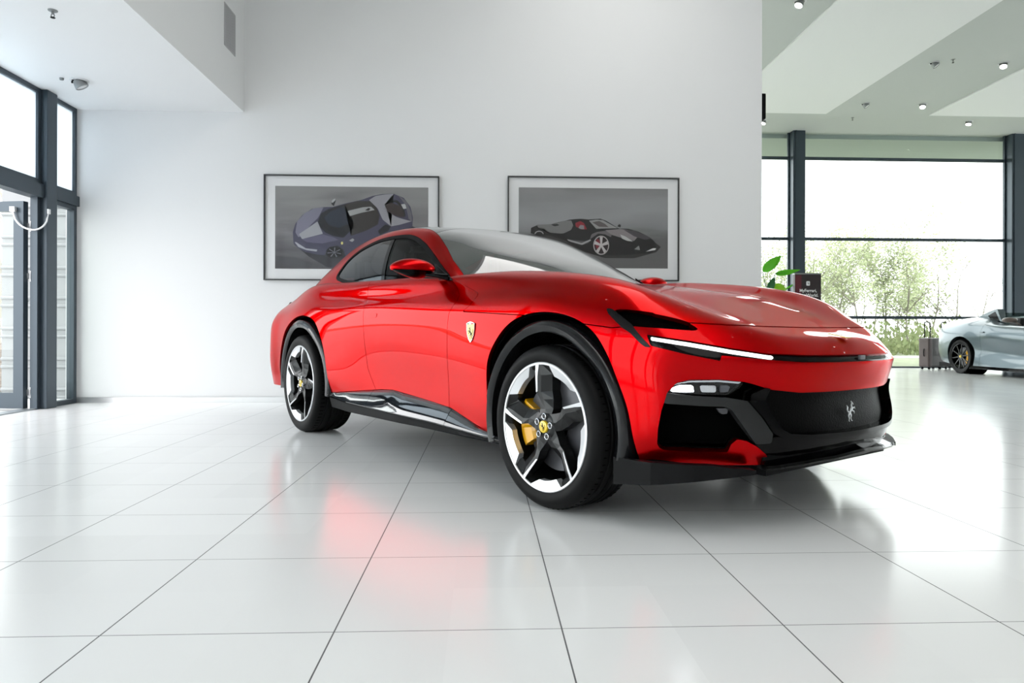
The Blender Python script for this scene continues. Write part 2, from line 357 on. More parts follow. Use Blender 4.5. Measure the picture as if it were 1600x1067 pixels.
# ------------------------------------------------------------------ red car : surface tools
def pchip(xs, ys, x):
    """smooth monotone-ish interpolation (Catmull-Rom on non-uniform keys)"""
    xs = np.asarray(xs, float); ys = np.asarray(ys, float); x = np.atleast_1d(np.asarray(x, float))
    h = np.diff(xs); d = np.diff(ys)/h; m = np.empty_like(ys); m[0] = d[0]; m[-1] = d[-1]
    m[1:-1] = (d[:-1]*h[1:]+d[1:]*h[:-1])/(h[:-1]+h[1:])
    i = np.clip(np.searchsorted(xs, x)-1, 0, len(xs)-2); t = (x-xs[i])/h[i]
    return ((1+2*t)*(1-t)**2*ys[i]+t*(1-t)**2*h[i]*m[i]+t*t*(3-2*t)*ys[i+1]+t*t*(t-1)*h[i]*m[i+1])
def subdiv_fit(V, F, creases=(), levels=3, iters=7, relax=1.0):
    """Catmull-Clark surface through (almost) the given points; returns numpy verts, faces, normals of the fine mesh"""
    V = np.array(V, float); T = V.copy(); me = bpy.data.meshes.new('tmp')
    me.from_pydata(V.tolist(), [], F); me.update()
    if creases:
        at = me.attributes.new('crease_edge', 'FLOAT', 'EDGE'); cs = {tuple(sorted(k[:2])): k[2] for k in creases}
        for e in me.edges: at.data[e.index].value = cs.get(tuple(sorted(e.vertices)), 0)
    o = bpy.data.objects.new('tmp', me); COL.objects.link(o); md = o.modifiers.new('s', 'SUBSURF'); md.levels = 2; md.boundary_smooth = 'ALL'
    P = V.copy(); n = len(V)
    for it in range(iters+1):
        me.vertices.foreach_set('co', P.ravel()); me.update()
        if it == iters: md.levels = levels
        dg = bpy.context.evaluated_depsgraph_get(); dg.update(); ev = o.evaluated_get(dg); em = ev.to_mesh()
        co = np.empty(len(em.vertices)*3); em.vertices.foreach_get('co', co); co = co.reshape(-1, 3)
        if it < iters: P += (T-co[:n])*relax
        else: Fo = [tuple(p.vertices) for p in em.polygons]
        ev.to_mesh_clear()
    bpy.data.objects.remove(o); bpy.data.meshes.remove(me)
    return co, Fo
def vnormals(V, F):
    N = np.zeros_like(V)
    for f in F:
        a, b, c = V[f[0]], V[f[1]], V[f[2]]
        d = V[f[3]] if len(f) > 3 else a
        n = np.cross(c-a, d-b) if len(f) > 3 else np.cross(b-a, c-a)
        for i in f: N[i] += n
    return N/np.maximum(np.linalg.norm(N, axis=1, keepdims=True), 1e-12)
def cut(V, F, N, field, keep_pos=True):
    """clip mesh (verts, faces, normals) to field>0"""
    s = field if keep_pos else -field; V2 = list(V); N2 = list(N); ed = {}; Fo = []
    def cross(i, j):
        k = (i, j) if i < j else (j, i)
        if k not in ed:
            t = s[k[0]]/(s[k[0]]-s[k[1]]); ed[k] = len(V2); V2.append(V[k[0]]*(1-t)+V[k[1]]*t); n = N[k[0]]*(1-t)+N[k[1]]*t; N2.append(n/np.linalg.norm(n))
        return ed[k]
    for f in F:
        a = [s[i] > 0 for i in f]
        if all(a): Fo.append(f); continue
        if not any(a): continue
        g = []
        for q in range(len(f)):
            i, j = f[q], f[(q+1) % len(f)]
            if s[i] > 0: g.append(i)
            if (s[i] > 0) != (s[j] > 0): g.append(cross(i, j))
        if len(g) >= 3: Fo.append(tuple(g))
    used = sorted({i for f in Fo for i in f}); mp = {o: n for n, o in enumerate(used)}
    return np.array([V2[i] for i in used]) if used else np.zeros((0, 3)), [tuple(mp[i] for i in f) for f in Fo], np.array([N2[i] for i in used]) if used else np.zeros((0, 3))
def sdpoly(P, poly):
    """signed distance to 2D polygon, positive inside. P (n,2)"""
    P = np.asarray(P, float); Q = np.asarray(poly, float); d = np.full(len(P), 1e9); ins = np.zeros(len(P), bool)
    for a, b in zip(Q, np.roll(Q, -1, 0)):
        e = b-a; w_ = P-a; t = np.clip((w_@e)/(e@e+1e-12), 0, 1); d = np.minimum(d, np.linalg.norm(w_-t[:, None]*e, axis=1))
        c = (a[1] > P[:, 1]) != (b[1] > P[:, 1]); xi = a[0]+(P[:, 1]-a[1])/(b[1]-a[1]+1e-15)*(b[0]-a[0]); ins ^= c & (P[:, 0] < xi)
    return np.where(ins, d, -d)
def smooth_poly(pts, n=6):
    """closed Catmull-Rom through pts"""
    P = np.array(pts, float); m = len(P); out = []
    for i in range(m):
        a, b, c, d = P[i-1], P[i], P[(i+1) % m], P[(i+2) % m]
        for k in range(n):
            t = k/n; out.append(.5*((2*b)+(-a+c)*t+(2*a-5*b+4*c-d)*t*t+(-a+3*b-3*c+d)*t**3))
    return out
def mirror(V, F, N=None):
    V2 = V*np.array([1, -1, 1]); return V2, [f[::-1] for f in F], (None if N is None else N*np.array([1, -1, 1]))
def panel(name, V, F, N, m, parent, t=.018, lip=.004, **k):
    """a skin with turned-in edges"""
    ec = {}
    for f in F:
        for i in range(len(f)):
            a, b = f[i], f[(i+1) % len(f)]; kk = (min(a, b), max(a, b)); ec.setdefault(kk, []).append((a, b))
    V = [Vector(v) for v in V]; n0 = len(V); nV = list(V); nF = [list(f) for f in F]; sm = [True]*len(F); mA = {}; mB = {}
    for kk, l in ec.items():
        if len(l) == 1:
            a, b = l[0]
            for q in (a, b):
                if q not in mA: mA[q] = len(nV); nV.append(V[q].copy()); mB[q] = len(nV); nV.append(V[q]-Vector(N[q])*t)
            nF.append([mA[b], mA[a], mB[a], mB[b]]); sm.append(False)
    me = bpy.data.meshes.new(name); me.from_pydata([tuple(v) for v in nV], [], nF); me.materials.append(m); me.polygons.foreach_set('use_smooth', sm); me.update()
    nn = np.zeros((len(nV), 3)); nn[:n0] = np.array(N)
    try:
        ln = []
        for p_, f in zip(me.polygons, nF):
            for vi in f: ln.append(tuple(nn[vi]) if (vi < n0) else (0, 0, 0))
        me.normals_split_custom_set(ln)
    except Exception as ex: print('normals', ex)
    return link(bpy.data.objects.new(name, me), parent=parent, **k)

car = empty('sports_car', (1.0783, 3.6274, 0), -.962, label='glossy red high-riding sports car with black wheel arches standing on the tiles', cat='car')
# ---- plan of the nose (leading edge), |y| -> x
PY = [0, .2, .36, .51, .65, .76, .86, .93]
PX = [.915, .905, .875, .82, .735, .635, .52, .40]
# ---- body cage, built for y>0 and mirrored ----------------------------------------------
SX = [-3.86, -3.6, -3.3, -3.02, -2.72, -2.4, -2.1, -1.79, -1.45, -1.12, -.86, -.6, -.35, -.1, .12, .33]
KX = [-3.9, -3.3, -3.02, -2.4, -1.79, -1.45, -.86, -.35, 0, .33]
ROWY = [[.90, .93, .94, .91, .89, .885, .91, .945, .955, .925],
        [.93, .97, .98, .945, .905, .90, .925, .965, .972, .935],
        [.95, .99, 1.0, .965, .92, .915, .935, .975, .982, .94],
        [.95, 1.0, 1.01, .975, .94, .935, .95, .982, .985, .944],
        [.945, 1.0, 1.012, .985, .955, .95, .957, .980, .983, .944],
        [.935, .985, 1.0, .983, .958, .953, .955, .972, .975, .936],
        [.90, .955, .97, .962, .945, .938, .935, .948, .950, .915],
        [.84, .90, .925, .922, .915, .908, .895, .895, .888, .868],
        [.77, .84, .865, .875, .880, .872, .845, .825, .815, .80]]
ROWZ = [[.24, .23, .23, .23, .23, .23, .23, .23, .23, .25],
        [.40, .38, .38, .38, .38, .38, .38, .38, .38, .37],
        [.53, .53, .53, .52, .52, .52, .52, .52, .52, .49],
        [.66, .67, .67, .66, .66, .66, .66, .66, .65, .60],
        [.78, .80, .80, .79, .79, .79, .79, .79, .78, .70],
        [.86, .89, .90, .89, .885, .88, .88, .88, .865, .785],
        [.93, .98, .99, .975, .965, .96, .955, .95, .935, .855],
        [.99, 1.07, 1.08, 1.05, 1.035, 1.03, 1.025, 1.01, .99, .92],
        [1.03, 1.14, 1.17, 1.155, 1.13, 1.12, 1.105, 1.073, 1.04, .968]]
YL = [.71, .60, .46, .32, .17, 0]                 # longitudinal lines of the bonnet
KB = [-1.12, -.86, -.6, -.35, -.1, .12, .33]
CROWN = [1.125, 1.125, 1.125, 1.107, 1.080, 1.045, .985]
CENT = [1.125, 1.12, 1.098, 1.075, 1.045, 1.008, .95]
V = []; F = []; idx = {}
def addv(key, p): idx[key] = len(V); V.append(p)
ns = len(SX)
def rearstuff(): pass
RPL = [(-3.93, .80), (-3.99, .66), (-4.02, .50), (-4.035, .34), (-4.04, .17), (-4.04, 0)]
# front perimeter stations: C and F1..F6
FR = {  # y: rows r0..r8 as (x,y,z)
 'C': [(.50, .845, .28), (.515, .86, .36), (.52, .862, .46), (.52, .862, .56), (.52, .86, .65), (.52, .86, .735), (.515, .855, .785), (.49, .83, .852), (.445, .785, .910)],
 'F1': [(.60, .73, .265), (.63, .755, .345), (.638, .762, .44), (.638, .762, .53), (.635, .76, .61), (.64, .765, .695), (.63, .755, .745), (.603, .722, .815), (.543, .685, .874)],
 'F2': [(.70, .62, .255), (.73, .645, .335), (.737, .652, .43), (.735, .65, .52), (.735, .65, .59), (.74, .655, .68), (.728, .645, .722), (.692, .605, .795), (.605, .57, .858)],
 'F3': [(.785, .49, .25), (.815, .505, .33), (.822, .512, .43), (.81, .505, .52), (.82, .51, .59), (.835, .515, .67), (.82, .505, .71), (.765, .48, .777), (.65, .45, .836)],
 'F4': [(.84, .345, .25), (.87, .36, .33), (.877, .362, .43), (.86, .355, .52), (.875, .36, .59), (.898, .365, .668), (.882, .36, .703), (.81, .34, .768), (.68, .32, .818)],
 'F5': [(.87, .19, .25), (.90, .2, .33), (.907, .2, .43), (.888, .2, .52), (.905, .2, .59), (.93, .2, .667), (.915, .2, .70), (.84, .19, .768), (.70, .17, .811)],
 'F6': [(.88, 0, .25), (.91, 0, .33), (.917, 0, .43), (.897, 0, .52), (.915, 0, .59), (.94, 0, .667), (.926, 0, .70), (.85, 0, .768), (.705, 0, .808)]}
cols = []
for j in (5, 4, 3, 2, 1, 0): cols.append(('R', j))
for i in range(ns): cols.append(('S', i))
cols += [('C', 0)]+[('F', k) for k in range(1, 7)]
ry = [ROWY[r][0] for r in range(9)]
for c, j in cols:
    for r in range(9):
        if c == 'S': p = (SX[j], float(pchip(KX, ROWY[r], SX[j])[0]), float(pchip(KX, ROWZ[r], SX[j])[0]))
        elif c == 'R':
            x, yy_ = RPL[j]; p = (x+[.10, .03, 0, 0, 0, .01, .05, .12, .2][r], yy_*(.96 if r > 5 else 1), ROWZ[r][0]-.005*r)
        elif c == 'C': p = FR['C'][r]
        else: p = FR['F%d' % j][r]
        addv((c, j, r), p)
# bonnet / deck grid
for i in range(ns):
    for j, yl in enumerate(YL):
        x = SX[i]
        if x >= -1.13:
            cr = float(pchip(KB, CROWN, x)[0]); ce = float(pchip(KB, CENT, x)[0])
            z = {0: cr, 1: cr-.004+(ce-cr)*.30, 2: cr-.020+(ce-cr)*.62, 3: ce-.008+(cr-ce)*.10, 4: ce, 5: ce+.002}[j]
            ysc = 1-.02*max(0, x+.1)
            if x > -.7: addv(('B', i, j), (x, yl, z))
            else: addv(('B', i, j), (x, yl*(1.03 if j == 0 else 1), z))
        else: addv(('B', i, j), (x, yl+.03*(j == 0), 1.145+.02*(5-j)/5 if x > -3.2 else pchip([-3.9, -3.2], [1.05, 1.16], x)[0]))
nc = len(cols)
for a, b in zip(cols[:-1], cols[1:]):
    for r in range(8):
        F.append((idx[a+(r,)], idx[b+(r,)], idx[b+(r+1,)], idx[a+(r+1,)]))
for i in range(ns-1):
    F.append((idx['S', i, 8], idx['S', i+1, 8], idx['B', i+1, 0], idx['B', i, 0]))
    for j in range(5): F.append((idx['B', i, j], idx['B', i+1, j], idx['B', i+1, j+1], idx['B', i, j+1]))
L = ns-1
F.append((idx['S', L, 8], idx['C', 0, 8], idx['F', 1, 8], idx['B', L, 0]))
for k in range(1, 6): F.append((idx['F', k, 8], idx['F', k+1, 8], idx['B', L, k], idx['B', L, k-1]))
F.append((idx['R', 0, 8], idx['S', 0, 8], idx['B', 0, 0], idx['R', 0, 8])) if 0 else None
for k in range(0, 5): F.append((idx['R', k+1, 8], idx['R', k, 8], idx['B', 0, k], idx['B', 0, k+1]))
F.append((idx['R', 0, 8], idx['S', 0, 8], idx['B', 0, 0]))
# faces on the y>0 side: orientation outward check later by recalc; mirror
half = len(V); Vm = V+[(x, -y, z) for x, y, z in V]; zero = [i for i, v in enumerate(V) if v[1] == 0]
mp = {i+half: (i if V[i][1] == 0 else i+half) for i in range(half)}
Fm = [tuple(f) for f in F]+[tuple(mp[i+half] for i in f[::-1]) for f in F]
used = sorted({i for f in Fm for i in f}); rm = {o: n for n, o in enumerate(used)}
Vm = [Vm[i] for i in used]; Fm = [tuple(rm[i] for i in f) for f in Fm]
cre = []
def ck(a, b, w_):
    ia, ib = idx[a], idx[b]; cre.append((rm[ia], rm[ib], w_)); ja, jb = mp.get(ia+half, ia+half), mp.get(ib+half, ib+half)
    if ja in rm and jb in rm: cre.append((rm[ja], rm[jb], w_))
for a, b in zip(cols[-7:-1], cols[-6:]): ck(a+(6,), b+(6,), .35); ck(a+(5,), b+(5,), .35)
BV, BF = subdiv_fit(Vm, Fm, cre, levels=4, iters=6, relax=.9)
BN = vnormals(BV, BF)
if BN[np.argmax(BV[:, 0])][0] < 0: BF = [f[::-1] for f in BF]; BN = -BN
# ---- greenhouse cage ---------------------------------------------------------------------
GC = [ # g0 belt, g1, g2, g3 ridge, g4, g5, g6
 [(-.90, .868, 1.075), (-.93, .850, 1.09), (-.95, .828, 1.105), (-.975, .795, 1.118), (-.87, .55, 1.105), (-.80, .28, 1.095), (-.775, 0, 1.09)],
 [(-1.08, .872, 1.07), (-1.10, .852, 1.13), (-1.13, .815, 1.18), (-1.14, .765, 1.218), (-1.05, .53, 1.238), (-.985, .27, 1.235), (-.96, 0, 1.232)],
 [(-1.25, .875, 1.07), (-1.27, .835, 1.17), (-1.29, .775, 1.255), (-1.305, .705, 1.312), (-1.245, .50, 1.348), (-1.19, .25, 1.350), (-1.17, 0, 1.350)],
 [(-1.45, .878, 1.07), (-1.46, .820, 1.21), (-1.48, .730, 1.335), (-1.49, .650, 1.412), (-1.45, .47, 1.447), (-1.41, .24, 1.455), (-1.40, 0, 1.457)],
 [(-1.68, .880, 1.07), (-1.68, .815, 1.23), (-1.68, .710, 1.385), (-1.68, .610, 1.482), (-1.66, .45, 1.513), (-1.64, .23, 1.524), (-1.63, 0, 1.527)],
 [(-1.95, .882, 1.07), (-1.95, .815, 1.235), (-1.95, .705, 1.410), (-1.95, .595, 1.522), (-1.93, .44, 1.550), (-1.93, .22, 1.562), (-1.93, 0, 1.566)],
 [(-2.25, .888, 1.07), (-2.25, .820, 1.235), (-2.25, .710, 1.410), (-2.25, .595, 1.535), (-2.25, .44, 1.563), (-2.25, .22, 1.576), (-2.25, 0, 1.580)],
 [(-2.55, .893, 1.08), (-2.55, .830, 1.230), (-2.55, .725, 1.390), (-2.55, .600, 1.517), (-2.55, .44, 1.548), (-2.55, .22, 1.562), (-2.55, 0, 1.566)],
 [(-2.82, .893, 1.10), (-2.81, .838, 1.215), (-2.80, .745, 1.345), (-2.82, .615, 1.467), (-2.86, .44, 1.510), (-2.86, .22, 1.527), (-2.86, 0, 1.530)],
 [(-3.08, .875, 1.10), (-3.06, .825, 1.195), (-3.05, .740, 1.290), (-3.10, .620, 1.385), (-3.18, .44, 1.445), (-3.2, .22, 1.465), (-3.2, 0, 1.470)],
 [(-3.36, .79, 1.08), (-3.36, .755, 1.15), (-3.38, .70, 1.215), (-3.42, .60, 1.285), (-3.5, .43, 1.350), (-3.52, .22, 1.375), (-3.52, 0, 1.38)],
 [(-3.62, .70, 1.00), (-3.64, .68, 1.07), (-3.67, .67, 1.12), (-3.72, .57, 1.165), (-3.76, .42, 1.21), (-3.78, .21, 1.235), (-3.78, 0, 1.24)]]
nr = 7; GVl = [p for c in GC for p in c]; GF = []
for i in range(len(GC)-1):
    for j in range(nr-1): GF.append((i*nr+j, i*nr+j+1, (i+1)*nr+j+1, (i+1)*nr+j))
h2 = len(GVl); Vm2 = GVl+[(x, -y, z) for x, y, z in GVl]; mp2 = {i: (i-h2 if GVl[i-h2][1] == 0 else i) for i in range(h2, 2*h2)}
Fm2 = GF+[tuple(mp2[i+h2] for i in f[::-1]) for f in GF]; used = sorted({i for f in Fm2 for i in f}); rm2 = {o: n for n, o in enumerate(used)}
cre2 = []
for i in range(len(GC)-1):
    a, b = i*nr+3, (i+1)*nr+3; wgt = .55 if i < 4 else .25
    cre2 += [(rm2[a], rm2[b], wgt), (rm2[mp2[a+h2]], rm2[mp2[b+h2]], wgt)]
GV, GFc = subdiv_fit([Vm2[i] for i in used], [tuple(rm2[i] for i in f) for f in Fm2], cre2, levels=4, iters=6, relax=.9)
GN = vnormals(GV, GFc)
k_ = np.argmax(GV[:, 2])
if GN[k_][2] < 0: GFc = [f[::-1] for f in GFc]; GN = -GN
# ---- cutting the skin into panels ---------------------------------------------------------
PLAN = np.array([(.92, 0), (.91, .2), (.875, .36), (.82, .51), (.735, .65), (.635, .76), (.52, .86), (.33, .944), (0, .985), (-.5, .98), (-1, .95), (-4.2, .95)], float)
PLS = np.concatenate([[0], np.cumsum(np.linalg.norm(np.diff(PLAN, axis=0), axis=1))])
def sparam(P):
    """arc length along the plan outline from the nose centre, for points (x,y,..)"""
    P = np.atleast_2d(np.asarray(P, float)); q = np.c_[P[:, 0], np.abs(P[:, 1])]; best = np.full(len(q), 1e9); S = np.zeros(len(q))
    for i in range(len(PLAN)-1):
        a, b = PLAN[i], PLAN[i+1]; e = b-a; lo = 0 if i else -.5; t = np.clip(((q-a)@e)/(e@e), 0, 1); d = np.linalg.norm(q-a-t[:, None]*e, axis=1)
        m = d < best-1e-9; best[m] = d[m]; S[m] = PLS[i]+t[m]*np.linalg.norm(e)
    return S
def sz(V): return np.c_[sparam(V), V[:, 2]]
def szp(pts): P = np.array(pts, float); return np.c_[sparam(P), P[:, 2]]
def symz(pts):
    """polygon in (s,z) starting and ending at the centre line, closed a little past it"""
    P = szp(pts); return np.vstack([P, [[-.4, P[-1, 1]], [-.4, P[0, 1]]]])
def ay(V): return np.abs(V[:, 1])
ARF = smooth_poly([(.485, .10), (.475, .22), (.456, .35), (.434, .48), (.395, .596), (.345, .71), (.27, .80), (.14, .862), (-.021, .884), (-.17, .868), (-.29, .82), (-.39, .735), (-.45, .645), (-.468, .53), (-.462, .41), (-.43, .28), (-.41, .18), (-.40, .08)], 5)
ARR = smooth_poly([(-2.50, .08), (-2.50, .22), (-2.505, .369), (-2.53, .608), (-2.58, .755), (-2.67, .862), (-2.81, .912), (-3.01, .925), (-3.2, .885), (-3.36, .80), (-3.48, .66), (-3.55, .5), (-3.58, .3), (-3.58, .08)], 5)
def fARF(V): return np.minimum(sdpoly(V[:, [0, 2]], ARF), ay(V)-.55)
def fARR(V): return np.minimum(sdpoly(V[:, [0, 2]], ARR), ay(V)-.55)
ZBX = [-4.2, -3.6, -2.53, -1.757, -1.60, -.877, -.542, -.413, -.3, .3, .5, 1.0]; ZBZ = [.33, .33, .345, .418, .425, .375, .298, .272, .262, .264, .264, .264]
def fBOT(V): return V[:, 2]-np.interp(V[:, 0], ZBX, ZBZ)
FOOT = [(-.735, -.3), (-.735, 0), (-.765, .3), (-.835, .55), (-.92, .75), (-.965, .812), (-1.05, .842), (-1.3, .852), (-1.8, .860), (-2.3, .868), (-2.6, .868), (-2.9, .85), (-3.15, .81), (-3.45, .72), (-3.7, .5), (-3.78, 0), (-3.78, -.3)]
def fFOOT(V): return np.minimum(sdpoly(np.c_[V[:, 0], ay(V)], FOOT), V[:, 2]-.8)
B0 = (BV, BF, BN)
def C(msh, fn, off=0, neg=False):
    f = fn(msh[0]); f = (-f if neg else f)-off; return cut(msh[0], msh[1], msh[2], f)
body = C(B0, fFOOT, 0, True); body = C(body, fARF, 0, True); body = C(body, fARR, 0, True)
low = C(body, fBOT, 0, True); body = C(body, fBOT)
SH = szp([(.684, 0, .816), (.679, .337, .818), (.64, .56, .822), (.574, .694, .830), (.50, .80, .828), (.43, .87, .816), (.36, .921, .810), (.298, .938, .818), (.231, .951, .826), (.05, .975, .852), (-.135, .979, .870), (-.30, .974, .879), (-.472, .967, .889), (-.692, .957, .901), (-1.0, .95, .915)])
XBZ, XBX = [.5, .905, .931, .963, .985, 1.0, 1.102, 1.2], [-.70, -.70, -.654, -.625, -.618, -.632, -.975, -1.3]
def fBON(V):
    f = V[:, 2]-np.interp(sparam(V), SH[:, 0], SH[:, 1]); g = np.where(ay(V) > .5, V[:, 0]-np.interp(V[:, 2], XBZ, XBX), 1)
    return np.minimum(np.minimum(f, g), V[:, 0]+1.2)
def fDF(V): return np.interp(V[:, 2], [.3, .387, .576, .789, .895, .936, .965, .99, 1.038, 1.08, 1.13], [-.895, -.89, -.878, -.860, -.848, -.821, -.80, -.803, -.863, -.936, -1.0])-V[:, 0]
def fDR(V): return V[:, 0]-np.interp(V[:, 2], [.414, .488, .547, .70, .875, .94, 1.05, 1.15], [-1.832, -1.878, -1.908, -1.914, -1.912, -1.920, -1.943, -1.98])
G_ = .0022
DUCT = smooth_poly(szp([(.349, .891, .884), (.44, .84, .880), (.509, .763, .858), (.575, .70, .832), (.612, .698, .800), (.544, .804, .806), (.426, .889, .818), (.37, .90, .835)]), 4)
def fDUCT(V): return np.minimum(sdpoly(sz(V), DUCT), V[:, 0]-.2)
WING = szp([(.313, .905, .883), (.318, .903, .888), (.337, .895, .886), (.362, .894, .872), (.403, .891, .846), (.439, .885, .822), (.456, .884, .802), (.489, .875, .766), (.520, .862, .731), (.497, .873, .733), (.476, .881, .751), (.440, .894, .788), (.405, .904, .808), (.360, .908, .843), (.322, .907, .872)])
def fWING(V): return np.minimum(sdpoly(sz(V), WING), V[:, 0]-.2)
STRIPT = [(.926, 0, .7005), (.915, .2, .7005), (.882, .36, .7015), (.82, .51, .708), (.728, .645, .732), (.63, .76, .758), (.50, .868, .783)]
STRIPB = [(.518, .866, .738), (.622, .782, .706), (.715, .684, .680), (.718, .678, .701), (.82, .51, .683), (.88, .39, .674), (.92, .2, .671), (.94, 0, .671)]
STRIP = symz(STRIPT+STRIPB)
def fSTRIP(V): return np.minimum(sdpoly(sz(V), STRIP), V[:, 0]-.2)
FASC = symz([(.94, 0, .548), (.915, .2, .548), (.88, .37, .550), (.835, .51, .566), (.80, .567, .586), (.778, .609, .598), (.722, .686, .607), (.641, .775, .605), (.60, .805, .592), (.574, .827, .556), (.555, .842, .48), (.545, .85, .41), (.543, .852, .348), (.548, .848, .332), (.565, .835, .322), (.655, .745, .318), (.743, .66, .319), (.751, .651, .352), (.765, .632, .372), (.785, .60, .365), (.806, .559, .341), (.832, .512, .30), (.83, .51, .262), (.92, 0, .262)])
def fFASC(V): return np.minimum(sdpoly(sz(V), FASC), V[:, 0]-.3)
# bonnet
bon = C(C(body, fBON, G_), fDUCT, 0, True); bon = C(bon, fWING, -.004, True)
bon = C(bon, lambda V: np.where(V[:, 0] < -.6, -sdpoly(np.c_[V[:, 0], ay(V)], FOOT), 1), .001)
panel('bonnet', *bon, M['red'], car, t=.02)
rest = C(body, fBON, G_, True)
front = C(rest, lambda V: V[:, 0]-.1); rest = C(rest, lambda V: V[:, 0]-.1, 0, True)
bump = C(C(C(front, fDUCT, 0, True), fSTRIP, 0, True), fFASC, 0, True); bump = C(bump, fWING, -.004, True)
panel('front_bumper', *bump, M['red'], car, t=.03)
fend = C(rest, fDF, G_, True); fend = C(fend, lambda V: V[:, 0]+1.4)
mid = C(rest, fDF, G_); door = C(mid, fDR, G_); quar = C(mid, fDR, G_, True)
for sg in (1, -1):
    side = lambda V: V[:, 1]*sg
    panel('fender', *C(fend, side), M['red'], car, t=.02); panel('door', *C(door, side), M['red'], car, t=.02)
panel('rear_wing', *quar, M['red'], car, t=.02)
# strip, daytime lights
off = lambda m_, d: (m_[0]+m_[2]*d, m_[1], m_[2])
frontall = C(B0, lambda V: V[:, 0]-.15)
panel('nose_strip', *off(C(frontall, fSTRIP, -.002), -.008), M['black_gloss'], car, t=.02)
def bandz(top, a, b, y0, y1):
    T_ = szp(top); s0, s1 = sparam([(np.interp(y0, PY, PX), y0)])[0], sparam([(np.interp(y1, PY, PX), y1)])[0]; ss = np.linspace(s0, s1, 24); zt = np.interp(ss, T_[:, 0], T_[:, 1])
    return np.r_[np.c_[ss, zt-a], np.c_[ss[::-1], (zt-b)[::-1]]]
LEDP = bandz(STRIPT, .0075, .0205, .50, .862)
def fLED(V): return sdpoly(sz(V), LEDP)
led = C(frontall, fLED)
duct = off(C(frontall, lambda V: fDUCT(V), -.02), -.055)
wing = off(C(frontall, fWING), .008)
FIN = mat('dark fin', (.004, .004, .0045), .25, spec=.2)
DK = mat('satin grey trim', (.017, .0175, .018), .38, spec=.3)
for sg in (1, -1):
    side = lambda V: V[:, 1]*sg
    panel('running_light', *off(C(led, side), -.001), M['led'], car, t=.006)
    panel('air_duct', *C(duct, side), M['void'], car, t=.01)
    panel('headlamp_fin', *C(wing, side), FIN, car, t=.03)
# fascia: recessed black surface, frames, lamps
def zone(poly, fn0=.3): return lambda V: np.minimum(sdpoly(sz(V), poly), V[:, 0]-fn0)
def dil(V): return fFASC(V)
panel('intake_lining', *off(C(frontall, fFASC, -.03), -.10), M['void'], car, t=.01)
GR_O = symz([(.94, 0, .556), (.90, .30, .556), (.855, .44, .560), (.815, .53, .575), (.79, .585, .55), (.79, .590, .515), (.815, .545, .46), (.838, .505, .395), (.855, .46, .372), (.89, .33, .362), (.93, 0, .358)])
GR_I = symz([(.94, 0, .60), (.90, .30, .60), (.84, .50, .60), (.815, .525, .53), (.828, .51, .47), (.85, .47, .41), (.862, .43, .390), (.89, .33, .382), (.93, 0, .378)])
gmesh = C(frontall, zone(GR_O), -.004)
mm_ = mat('black mesh grille', (.002, .002, .002), .5, 0, 0, .06)
v_ = nd(mm_, 'ShaderNodeTexVoronoi'); v_.inputs['Scale'].default_value = 130; tc_ = nd(mm_, 'ShaderNodeTexCoord'); lk(mm_, tc_.outputs['Object'], v_.inputs['Vector']); b_ = nd(mm_, 'ShaderNodeBump'); b_.inputs['Strength'].default_value = .35; b_.inputs['Distance'].default_value = .003
lk(mm_, v_.outputs['Distance'], b_.inputs['Height']); lk(mm_, b_.outputs[0], mm_.node_tree.nodes['Principled BSDF'].inputs['Normal'])
panel('grille', *off(gmesh, -.035), mm_, car, t=.01)
frm = C(C(frontall, zone(GR_O)), zone(GR_I), 0, True)
panel('grille_frame', *off(frm, .010), M['black_gloss'], car, t=.06)
BAR = szp([(.572, .829, .552), (.64, .77, .542), (.743, .661, .535), (.788, .597, .522), (.815, .55, .46), (.84, .505, .392), (.838, .508, .355), (.802, .567, .352), (.775, .61, .42), (.752, .650, .486), (.738, .668, .500), (.66, .745, .503), (.564, .835, .510)])
def lower(pts): return zone(szp(pts))
LOWG = symz([(.93, 0, .362), (.89, .33, .366), (.845, .49, .378), (.80, .567, .352), (.832, .512, .30), (.84, .50, .25), (.93, 0, .25)])
panel('lower_grille_panel', *off(C(frontall, zone(LOWG)), -.004), M['black_gloss'], car, t=.05)
LAMP = szp([(.574, .827, .555), (.583, .82, .577), (.60, .805, .592), (.641, .775, .605), (.722, .686, .607), (.778, .609, .598), (.772, .62, .575), (.745, .66, .546), (.64, .77, .549)])
lampb = C(frontall, zone(LAMP, .4), -.002); glow = szp([(.580, .822, .557), (.590, .814, .573), (.612, .795, .583), (.650, .762, .583), (.652, .758, .556), (.61, .795, .555)])
U1 = szp([(.668, .742, .582), (.712, .695, .582), (.712, .695, .555), (.672, .738, .556)]); U2 = szp([(.722, .683, .582), (.752, .648, .580), (.745, .656, .556), (.722, .683, .555)]); BR = szp([(.585, .818, .580), (.602, .802, .590), (.641, .773, .600), (.722, .684, .602), (.776, .613, .594), (.770, .622, .588), (.72, .684, .595), (.641, .775, .594), (.60, .804, .585)])
LENS = glass_mat('clear lamp lens', (.97, .98, 1), 0, 1.4)
